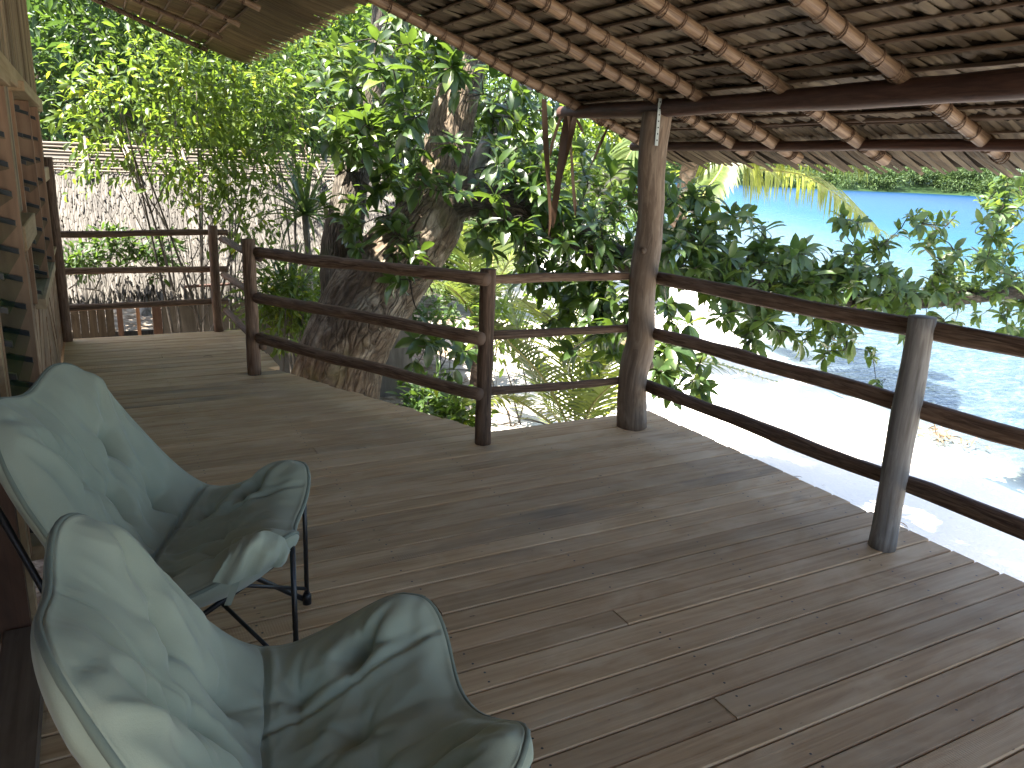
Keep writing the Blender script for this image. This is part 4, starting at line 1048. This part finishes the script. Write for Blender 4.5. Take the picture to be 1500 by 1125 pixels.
# ------------------------------------------------------------------ other trees and plants
def tree(name, label, cat, base, top, r0, crown_c, crown_r, nclump, per, L, mat, bark='bark_pale', clump_r=.35, stems=1, droop=.2, group=None, simple_leaf=True, wid=.36, limbs=5, hollow=.45):
    t = thing(name, label, cat, base, group); base = Vector(base)
    P, Dr, N, Ls = crown_leaves(crown_c, crown_r, nclump, per, L, droop, clump_r, None, hollow)
    V, F = leaf_cloud(P, Dr, N, Ls, np.full(len(P), wid)*(.8+.4*rng.random(len(P))), simple_leaf); part('crown', V, F, M[mat], t, False, None, 'stuff')
    for s in range(stems):
        b = base + Vector((random.uniform(-.18, .18), random.uniform(-.15, .15), 0))*(stems > 1)
        tp = Vector(top) + Vector((random.uniform(-.6, .6)*crown_r[0], random.uniform(-.4, .4)*crown_r[1], random.uniform(-.3, .2)))*(stems > 1)
        mid = b.lerp(tp, .5)+Vector((random.gauss(0, .12), random.gauss(0, .12), 0)); C = catmull([b, b.lerp(mid, .5)+Vector((random.gauss(0, .05), 0, 0)), mid, tp], 6)
        V, F, UV = tube(C, interp([r0, r0*.75, r0*.3], len(C)), 9, .1, 2, s, True); part('trunk', V, F, M[bark], t, True, UV)
        mb = MB()
        for k in range(limbs):
            a = C[int(len(C)*random.uniform(.35, .95))]; e = Vector(crown_c)+Vector([random.uniform(-.8, .8)*c for c in crown_r]); twig(a, e, r0*.28, .1, mb)
        if limbs: mb.build('branches', M[bark], t, True)
    return t
# slender light green tree in front of the hut
p0 = A(285, 485, 9.0); p0.z = -1.85
tree('slender_tree', 'slender multi-stemmed tree with light green leaves in front of the hut roof', 'tree', tuple(p0), tuple(A(280, 150, 8.9)), .022, tuple(A(275, 165, 9.0)), (1.35, .8, 1.15), 155, 22, .108, 'leaf_lime', stems=5, clump_r=.22, droop=.35, limbs=6, hollow=.2, simple_leaf=False)
p1 = A(340, 485, 8.8); p1.z = -1.85
tree('slender_tree', 'leggy young tree with loose light green sprays beside the back corner post', 'tree', tuple(p1), tuple(A(330, 260, 8.7)), .012, tuple(A(360, 290, 8.7)), (.62, .5, .75), 24, 20, .10, 'leaf_lime', stems=4, clump_r=.2, droop=.4, limbs=5, hollow=.1, simple_leaf=False)
p1 = A(430, 250, 9.6); p1.z = -1.85
tree('slender_tree', 'young light green tree filling the space above the right end of the hut roof', 'tree', tuple(p1), tuple(A(420, 130, 9.6)), .02, tuple(A(420, 140, 9.6)), (.62, .6, .9), 90, 20, .10, 'leaf_mid', stems=3, clump_r=.22, droop=.4, limbs=5, hollow=.2, simple_leaf=False)
# bush at the walkway corner
p2 = A(430, 500, 8.2); p2.z = -1.9
tree('bush', 'light green leafy bush growing up beside the walkway corner', 'bush', tuple(p2), tuple(A(430, 430, 8.2)), .02, tuple(A(418, 450, 8.3)), (.45, .4, .62), 70, 18, .10, 'leaf_lime', stems=4, clump_r=.17, droop=.4, limbs=4, hollow=.1, simple_leaf=False)
# background trees at the left and centre
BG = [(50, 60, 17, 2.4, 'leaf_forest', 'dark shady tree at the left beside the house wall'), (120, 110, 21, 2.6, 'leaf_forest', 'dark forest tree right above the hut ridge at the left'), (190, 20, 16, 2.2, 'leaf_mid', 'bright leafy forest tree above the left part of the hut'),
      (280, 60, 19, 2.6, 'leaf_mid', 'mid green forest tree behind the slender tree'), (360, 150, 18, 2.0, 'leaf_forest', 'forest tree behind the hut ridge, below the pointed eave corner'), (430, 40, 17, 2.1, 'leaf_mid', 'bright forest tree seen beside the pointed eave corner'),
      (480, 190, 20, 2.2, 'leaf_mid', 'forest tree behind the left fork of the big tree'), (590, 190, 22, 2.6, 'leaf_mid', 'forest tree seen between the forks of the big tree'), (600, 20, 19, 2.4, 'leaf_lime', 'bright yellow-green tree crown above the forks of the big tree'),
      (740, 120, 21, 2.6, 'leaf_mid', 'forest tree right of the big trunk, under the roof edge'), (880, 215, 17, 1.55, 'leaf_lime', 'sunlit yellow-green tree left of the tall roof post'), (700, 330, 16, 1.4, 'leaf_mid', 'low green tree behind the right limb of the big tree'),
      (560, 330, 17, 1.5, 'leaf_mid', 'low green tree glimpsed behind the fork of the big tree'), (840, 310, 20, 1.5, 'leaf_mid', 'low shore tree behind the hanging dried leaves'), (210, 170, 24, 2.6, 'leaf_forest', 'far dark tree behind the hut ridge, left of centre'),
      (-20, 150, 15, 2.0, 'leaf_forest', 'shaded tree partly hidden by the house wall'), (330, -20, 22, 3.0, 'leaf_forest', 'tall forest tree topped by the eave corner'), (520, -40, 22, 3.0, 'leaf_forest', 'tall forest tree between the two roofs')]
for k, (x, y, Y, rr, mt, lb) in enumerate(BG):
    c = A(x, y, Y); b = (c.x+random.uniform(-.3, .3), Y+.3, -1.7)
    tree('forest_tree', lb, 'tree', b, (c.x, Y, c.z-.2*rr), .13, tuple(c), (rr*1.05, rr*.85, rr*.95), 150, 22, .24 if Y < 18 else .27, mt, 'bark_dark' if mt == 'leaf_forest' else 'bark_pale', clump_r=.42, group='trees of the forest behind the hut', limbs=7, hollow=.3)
# dense wood behind, reads as one mass
P = []; Dr = []; N = []; L = []
for k in range(70):
    az = R(random.uniform(-14, 38)); d = random.uniform(27, 40); c = (d*math.sin(az), d*math.cos(az), random.uniform(-1, 9))
    a = crown_leaves(c, (2.6, 2.2, 2.2), 46, 14, .42, .2, .55); P.append(a[0]); Dr.append(a[1]); N.append(a[2]); L.append(a[3])
P, Dr, N, L = map(np.concatenate, (P, Dr, N, L)); V, F = leaf_cloud(P, Dr, N, L, np.full(len(P), .26), True)
tag(part('forest', V, F, M['leaf_forest'], None), 'dense dark forest closing the view behind the hut', 'forest', kind='stuff')
# low undergrowth beside the trunk and under the deck edge
for (x, y, Y, rr, mt, lb) in ((625, 590, 8.2, .34, 'leaf_mid', 'small broad-leaved plant on the ground right of the big trunk'), (665, 610, 7.6, .28, 'leaf_lime', 'low yellow-green plant on the sand behind the near railing post'), (760, 480, 8.6, .55, 'leaf_lime', 'bright green shrub behind the end of the diagonal railing'),
                          (720, 430, 10.5, .7, 'leaf_mid', 'green shrub in front of the young palms'), (640, 470, 11.5, .6, 'leaf_forest', 'dark shrub in the shade right of the big trunk'), (900, 300, 13, .8, 'leaf_mid', 'shrub at the back of the beach left of the tall post'), (455, 420, 10, .5, 'leaf_lime', 'light green shrub behind the diagonal railing, left of the trunk')):
    c = A(x, y, Y); g = max(-1.75, c.z-1.0)
    tree('shrub', lb, 'shrub', (c.x, c.y, -1.78), tuple(c), .015, tuple(c), (rr*1.1, rr, rr*.9), 34, 12, .15, mt, clump_r=.16, stems=3, group='undergrowth behind the deck', limbs=3, hollow=.1, simple_leaf=False)
for (x, y, Y, rr, lb) in ((168, 362, 9.7, .28, 'ferny green plant growing against the hut roof, left of the slender tree'), (222, 372, 9.65, .26, 'small yellow-green weed on the lower hut roof behind the middle rail'), (110, 385, 9.6, .2, 'tuft of dark weed on the lower left edge of the hut roof')):
    c = A(x, y, Y); tree('weed', lb, 'plant', (c.x, Y+.1, c.z-.3), tuple(c), .008, tuple(c), (rr*1.5, .12, rr), 26, 12, .10, 'leaf_mid', clump_r=.10, stems=3, group='weeds on the hut roof', limbs=3, hollow=.1, simple_leaf=False)
# sword-leaved pandanus
def pandanus(label, c, n_, L, stem_to):
    t = thing('pandanus', label, 'plant', (stem_to.x, stem_to.y, stem_to.z)); V, F, UV = tube(catmull([stem_to, stem_to.lerp(c, .5)+Vector((.05, 0, 0)), c], 5), .035, 9, .2, 5, 1); part('stem', V, F, M['bark_pale'], t, True, UV)
    for k in range(n_):
        th = k*2.4; el = 1.25-1.5*(k/n_)**1.2; d = Vector((math.cos(th)*math.cos(el), math.sin(th)*math.cos(el), math.sin(el))); q = c.copy(); V = []; l = L*random.uniform(.75, 1.1)
        for j in range(8):
            f = j/7; dd = (d+Vector((0, 0, -1))*1.5*f*f*(1.1-.5*math.sin(el))).normalized(); sd_ = dd.cross(Vector((0, 0, 1))); sd_ = sd_.normalized() if sd_.length > .01 else Vector((1, 0, 0)); w_ = .022*(1-f**2.2)+.001
            V += [q-sd_*w_+Vector((0, 0, w_*.6)), q, q+sd_*w_+Vector((0, 0, w_*.6))]; q = q+dd*(l/7)
        F = []
        for j in range(7): a = 3*j; F += [(a, a+1, a+4, a+3), (a+1, a+2, a+5, a+4)]
        part('sword_leaf', V, F, M['pandan'], t, True)
pandanus('upright sword-leaved pandanus between the hut roof and the big tree', A(447, 315, 9.0), 46, .95, Vector((A(447, 315, 9.0).x, 9.0, -1.8)))
pandanus('drooping sword-leaved pandanus at the foot of the big trunk', A(425, 455, 8.6), 40, .95, Vector((A(425, 455, 8.6).x, 8.6, -1.85)))

# ------------------------------------------------------------------ coconut palms
yp = thing('young_palm', 'young coconut palm with sunlit yellow-green fronds just beyond the short railing', 'palm', tuple(A(845, 660, 7.4))); yc = A(845, 650, 7.4)
yp.location.z = -1.85
V, F, UV = tube([Vector((yc.x, yc.y, -1.9)), yc+Vector((0, 0, .1))], [.13, .07], 10, .2, 4, 1); part('trunk', V, F, M['bark_palm'], yp, True, UV)
def fr(pal, pix, mat='palm', n_=44, length=.5, droop=.8, seed=0, r0=.018, width=.032):
    return frond('frond', [A(*p) for p in pix], pal, M[mat], n_, length, droop, seed, r0, width)
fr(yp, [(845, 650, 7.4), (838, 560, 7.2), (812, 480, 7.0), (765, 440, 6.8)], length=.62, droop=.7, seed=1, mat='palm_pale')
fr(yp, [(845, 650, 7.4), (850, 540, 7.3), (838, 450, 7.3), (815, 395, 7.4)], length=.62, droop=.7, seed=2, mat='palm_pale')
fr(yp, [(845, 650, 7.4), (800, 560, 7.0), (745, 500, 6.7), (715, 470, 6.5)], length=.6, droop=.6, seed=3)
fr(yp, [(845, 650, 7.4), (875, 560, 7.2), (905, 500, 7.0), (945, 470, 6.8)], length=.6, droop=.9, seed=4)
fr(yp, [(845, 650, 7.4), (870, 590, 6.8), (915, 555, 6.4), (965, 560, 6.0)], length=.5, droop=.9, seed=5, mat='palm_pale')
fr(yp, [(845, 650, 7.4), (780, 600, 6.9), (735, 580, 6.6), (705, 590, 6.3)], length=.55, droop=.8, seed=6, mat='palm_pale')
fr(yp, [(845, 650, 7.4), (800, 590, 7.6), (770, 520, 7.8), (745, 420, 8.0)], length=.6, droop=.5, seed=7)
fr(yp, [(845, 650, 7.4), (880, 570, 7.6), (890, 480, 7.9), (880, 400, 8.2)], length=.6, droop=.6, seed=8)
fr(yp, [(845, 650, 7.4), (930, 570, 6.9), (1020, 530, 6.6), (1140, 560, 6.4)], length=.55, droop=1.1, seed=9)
yp2 = thing('young_palm', 'bluish green young palm deeper in the shade behind the end of the diagonal railing', 'palm', (A(700, 450, 10.5).x, 10.5, -1.8)); 
b2 = A(700, 470, 10.5); V, F, UV = tube([Vector((b2.x, 10.5, -1.85)), b2], [.12, .06], 10, .2, 4, 1); part('trunk', V, F, M['bark_palm'], yp2, True, UV)
fr(yp2, [(700, 470, 10.5), (690, 400, 10.3), (685, 350, 10.0), (665, 320, 9.6)], 'palm', length=.6, droop=.6, seed=11)
fr(yp2, [(700, 470, 10.5), (730, 410, 10.2), (760, 370, 10.0), (800, 370, 9.8)], 'palm', length=.6, droop=.8, seed=12)
fr(yp2, [(700, 470, 10.5), (720, 400, 10.8), (725, 350, 11), (735, 300, 11.2)], 'palm', length=.6, droop=.8, seed=13)
fr(yp2, [(700, 470, 10.5), (670, 430, 10.2), (640, 415, 9.9), (600, 430, 9.6)], 'palm', length=.6, droop=.8, seed=14)
# tall coconut palm on the beach behind the roof post, crown just above the eave
cp = thing('coconut_palm', 'coconut palm on the beach behind the tall post, its fronds hanging below the eave', 'palm', (9.0, 11.4, -1.8))
crown = Vector((10.4, 10.9, 3.3))
bark_tube('trunk', [Vector((8.7, 11.6, -2.0)), Vector((8.85, 11.5, -.6)), A(990, 330, 11.4), A(1012, 240, 11.2), Vector((9.9, 11.1, 2.6)), crown], [.21, .16, .145, .14, .12, .1], 'bark_palm', cp, 9, 16, .08, .012)
def fr3(pal, pts, mat, **k): return frond('frond', pts, pal, M[mat], **k)
cpf = dict(n=84, r0=.028, width=.050)
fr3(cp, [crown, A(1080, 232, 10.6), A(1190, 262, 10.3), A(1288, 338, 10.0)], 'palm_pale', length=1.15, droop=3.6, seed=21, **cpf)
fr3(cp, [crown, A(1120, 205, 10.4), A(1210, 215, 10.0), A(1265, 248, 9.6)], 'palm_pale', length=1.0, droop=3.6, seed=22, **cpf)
fr3(cp, [crown, A(1060, 240, 10.4), A(1030, 290, 10.0), A(1062, 330, 9.8)], 'palm', length=.6, droop=1.6, seed=23, **cpf)
fr3(cp, [crown, A(985, 170, 10.9), A(930, 215, 10.8), A(905, 260, 10.8)], 'palm', length=.8, droop=1.6, seed=24, **cpf)
for k, (dx, dy, dz) in enumerate(((2.4, -1.6, -.3), (.4, -3.0, -.4), (-2.2, -1.8, -.2), (-2.6, .8, .2), (.5, 2.6, .4), (2.6, 1.2, .3), (1.4, -2.6, -.9), (-.9, -2.7, .3), (0.4, 0.3, 2.6))):
    q = crown+Vector((dx, dy, dz)); mid = crown.lerp(q, .5)+Vector((0, 0, .75)); fr3(cp, [crown, mid, crown.lerp(q, .8)+Vector((0, 0, .5)), q+Vector((0, 0, -.4))], 'palm', length=.75, droop=1.0, seed=30+k, **cpf)
# another coconut palm stands off the right of the frame: its fronds shade the sand next to the deck
cp2 = thing('coconut_palm', 'coconut palm whose crown stands above the roof and shades the sand beside the deck', 'palm', (4.7, .2, -1.7))
c2 = Vector((4.4, 5.2, 5.0)); bark_tube('trunk', [Vector((4.7, .1, -2.0)), Vector((4.65, .7, .3)), Vector((4.6, 2.2, 3.0)), c2], [.2, .15, .13, .1], 'bark_palm', cp2, 9, 14, .08, .012)
for k in range(15):
    th = k*2.4; e = .9-1.3*k/15; d = Vector((math.cos(th), math.sin(th), 0)); L_ = random.uniform(1.9, 2.5)
    fr3(cp2, [c2, c2+d*L_*.4+Vector((0, 0, .5+e*.5)), c2+d*L_*.78+Vector((0, 0, .4+e*.5)), c2+d*L_+Vector((0, 0, -.35+e*.4))], 'palm', length=.75, droop=.9, seed=50+k, **cpf)
# background fronds above the hut, left of the big tree
bp = thing('forest_palm', 'feathery palm with arching fronds above the right end of the hut', 'palm', (A(440, 230, 14).x, 14, -1.8)); b3 = A(440, 200, 14)
V, F, UV = tube([Vector((b3.x, 14, -1.9)), b3], [.12, .09], 10, .1, 4, 1); part('trunk', V, F, M['bark_palm'], bp, True, UV)
for k, (x, y) in enumerate(((380, 110), (500, 100), (540, 170), (350, 190), (430, 60), (480, 60), (400, 230), (505, 230))):
    fr(bp, [(440, 200, 14), ((440*.6+x*.4), 200*.5+y*.5-25, 13.9), ((440*.25+x*.75), y*.8+200*.2-12, 13.7), (x, y+14, 13.5)], n_=40, length=.8, droop=1.0, seed=70+k, width=.05)

# ------------------------------------------------------------------ far shore
V = []; F = []; xs = np.linspace(-1, 1, 60); 
for a in xs:
    az = R(52+a*38); 
    for k, (d, h_) in enumerate(((395, -2.3), (402, -1.6), (425, 2), (520, 9), (900, 12))):
        dd = d + 26*noise.noise(Vector((a*6, .3*k, 0))); V.append((dd*math.sin(az), dd*math.cos(az), h_))
for i in range(59):
    for k in range(4): a = i*5+k; F.append((a, a+1, a+6, a+5))
tag(part('far_shore', V, F, M['leaf_forest'], None, True), kind='structure')
P = []; Dr = []; N = []; L = []
for k in range(900):
    az = R(52+random.uniform(-1, 1)*36); d = random.uniform(402, 440) + 26*noise.noise(Vector(((math.degrees(az)-52)/38*6, .1, 0))); hh = random.uniform(3, 11) if d > 405 else random.uniform(1, 4)
    c = (d*math.sin(az), d*math.cos(az), hh); a = crown_leaves(c, (6, 6, 4.2), 26, 7, 1.6, .1, 1.3); P.append(a[0]); Dr.append(a[1]); N.append(a[2]); L.append(a[3])
P, Dr, N, L = map(np.concatenate, (P, Dr, N, L)); V, F = leaf_cloud(P, Dr, N, L, np.full(len(P), .34), True)
tag(part('far_forest', V, F, M['leaf_far'], None), 'green forest along the far shore across the turquoise water', 'forest', kind='stuff')

# ------------------------------------------------------------------ washed-up debris at the waterline, litter
P = []; Dr = []; N = []; c = at(1372, 640, 'Z', -2.03)
for k in range(70):
    P.append(c+Vector((random.gauss(0, .13), random.gauss(0, .32), random.uniform(0, .06)))); Dr.append((random.gauss(0, 1), random.gauss(0, 1), random.gauss(0, .3))); N.append((random.gauss(0, .5), random.gauss(0, .5), 1))
V, F = leaf_cloud(P, Dr, N, .10+.14*rng.random(70), np.full(70, .2)); tag(part('leaf_debris', V, F, M['debris'], None), 'heap of brown leaf debris washed up at the waterline', 'debris', kind='stuff')
P = []; Dr = []; N = []
for k in range(900):
    x = random.uniform(1.3, 7.5); y = random.uniform(4.5, 13); s = shore_x(y)
    if x > 5 and random.random() < .7: continue
    z = -2.09+.48*(1-math.exp((x-s)/3))+.05*noise.noise(Vector((x*.5, y*.5, 0)))+.02*noise.noise(Vector((x*2.1, y*2.1, 5)))+.25*min(1, max(0, (y-x-6)/10))
    P.append((x, y, z+.02)); Dr.append((random.gauss(0, 1), random.gauss(0, 1), random.gauss(0, .15))); N.append((random.gauss(0, .3), random.gauss(0, .3), 1))
V, F = leaf_cloud(P, Dr, N, .08+.1*rng.random(len(P)), np.full(len(P), .22)); tag(part('leaf_litter', V, F, M['debris'], None), 'dry fallen leaves scattered on the sand under the big tree', 'leaf litter', kind='stuff')
mb = MB()
for k in range(26):
    a = Vector((random.uniform(2.4, 5.5), random.uniform(7.5, 12), -1.62)); th = random.random()*6.28; twig(a, a+Vector((math.cos(th), math.sin(th), random.uniform(0, .25)))*random.uniform(.4, 1.3), .014, .03, mb)
tag(mb.build('fallen_branches', M['bark_pale'], None, True), 'bare fallen branches lying on the sand right of the big trunk', 'branches', kind='stuff')
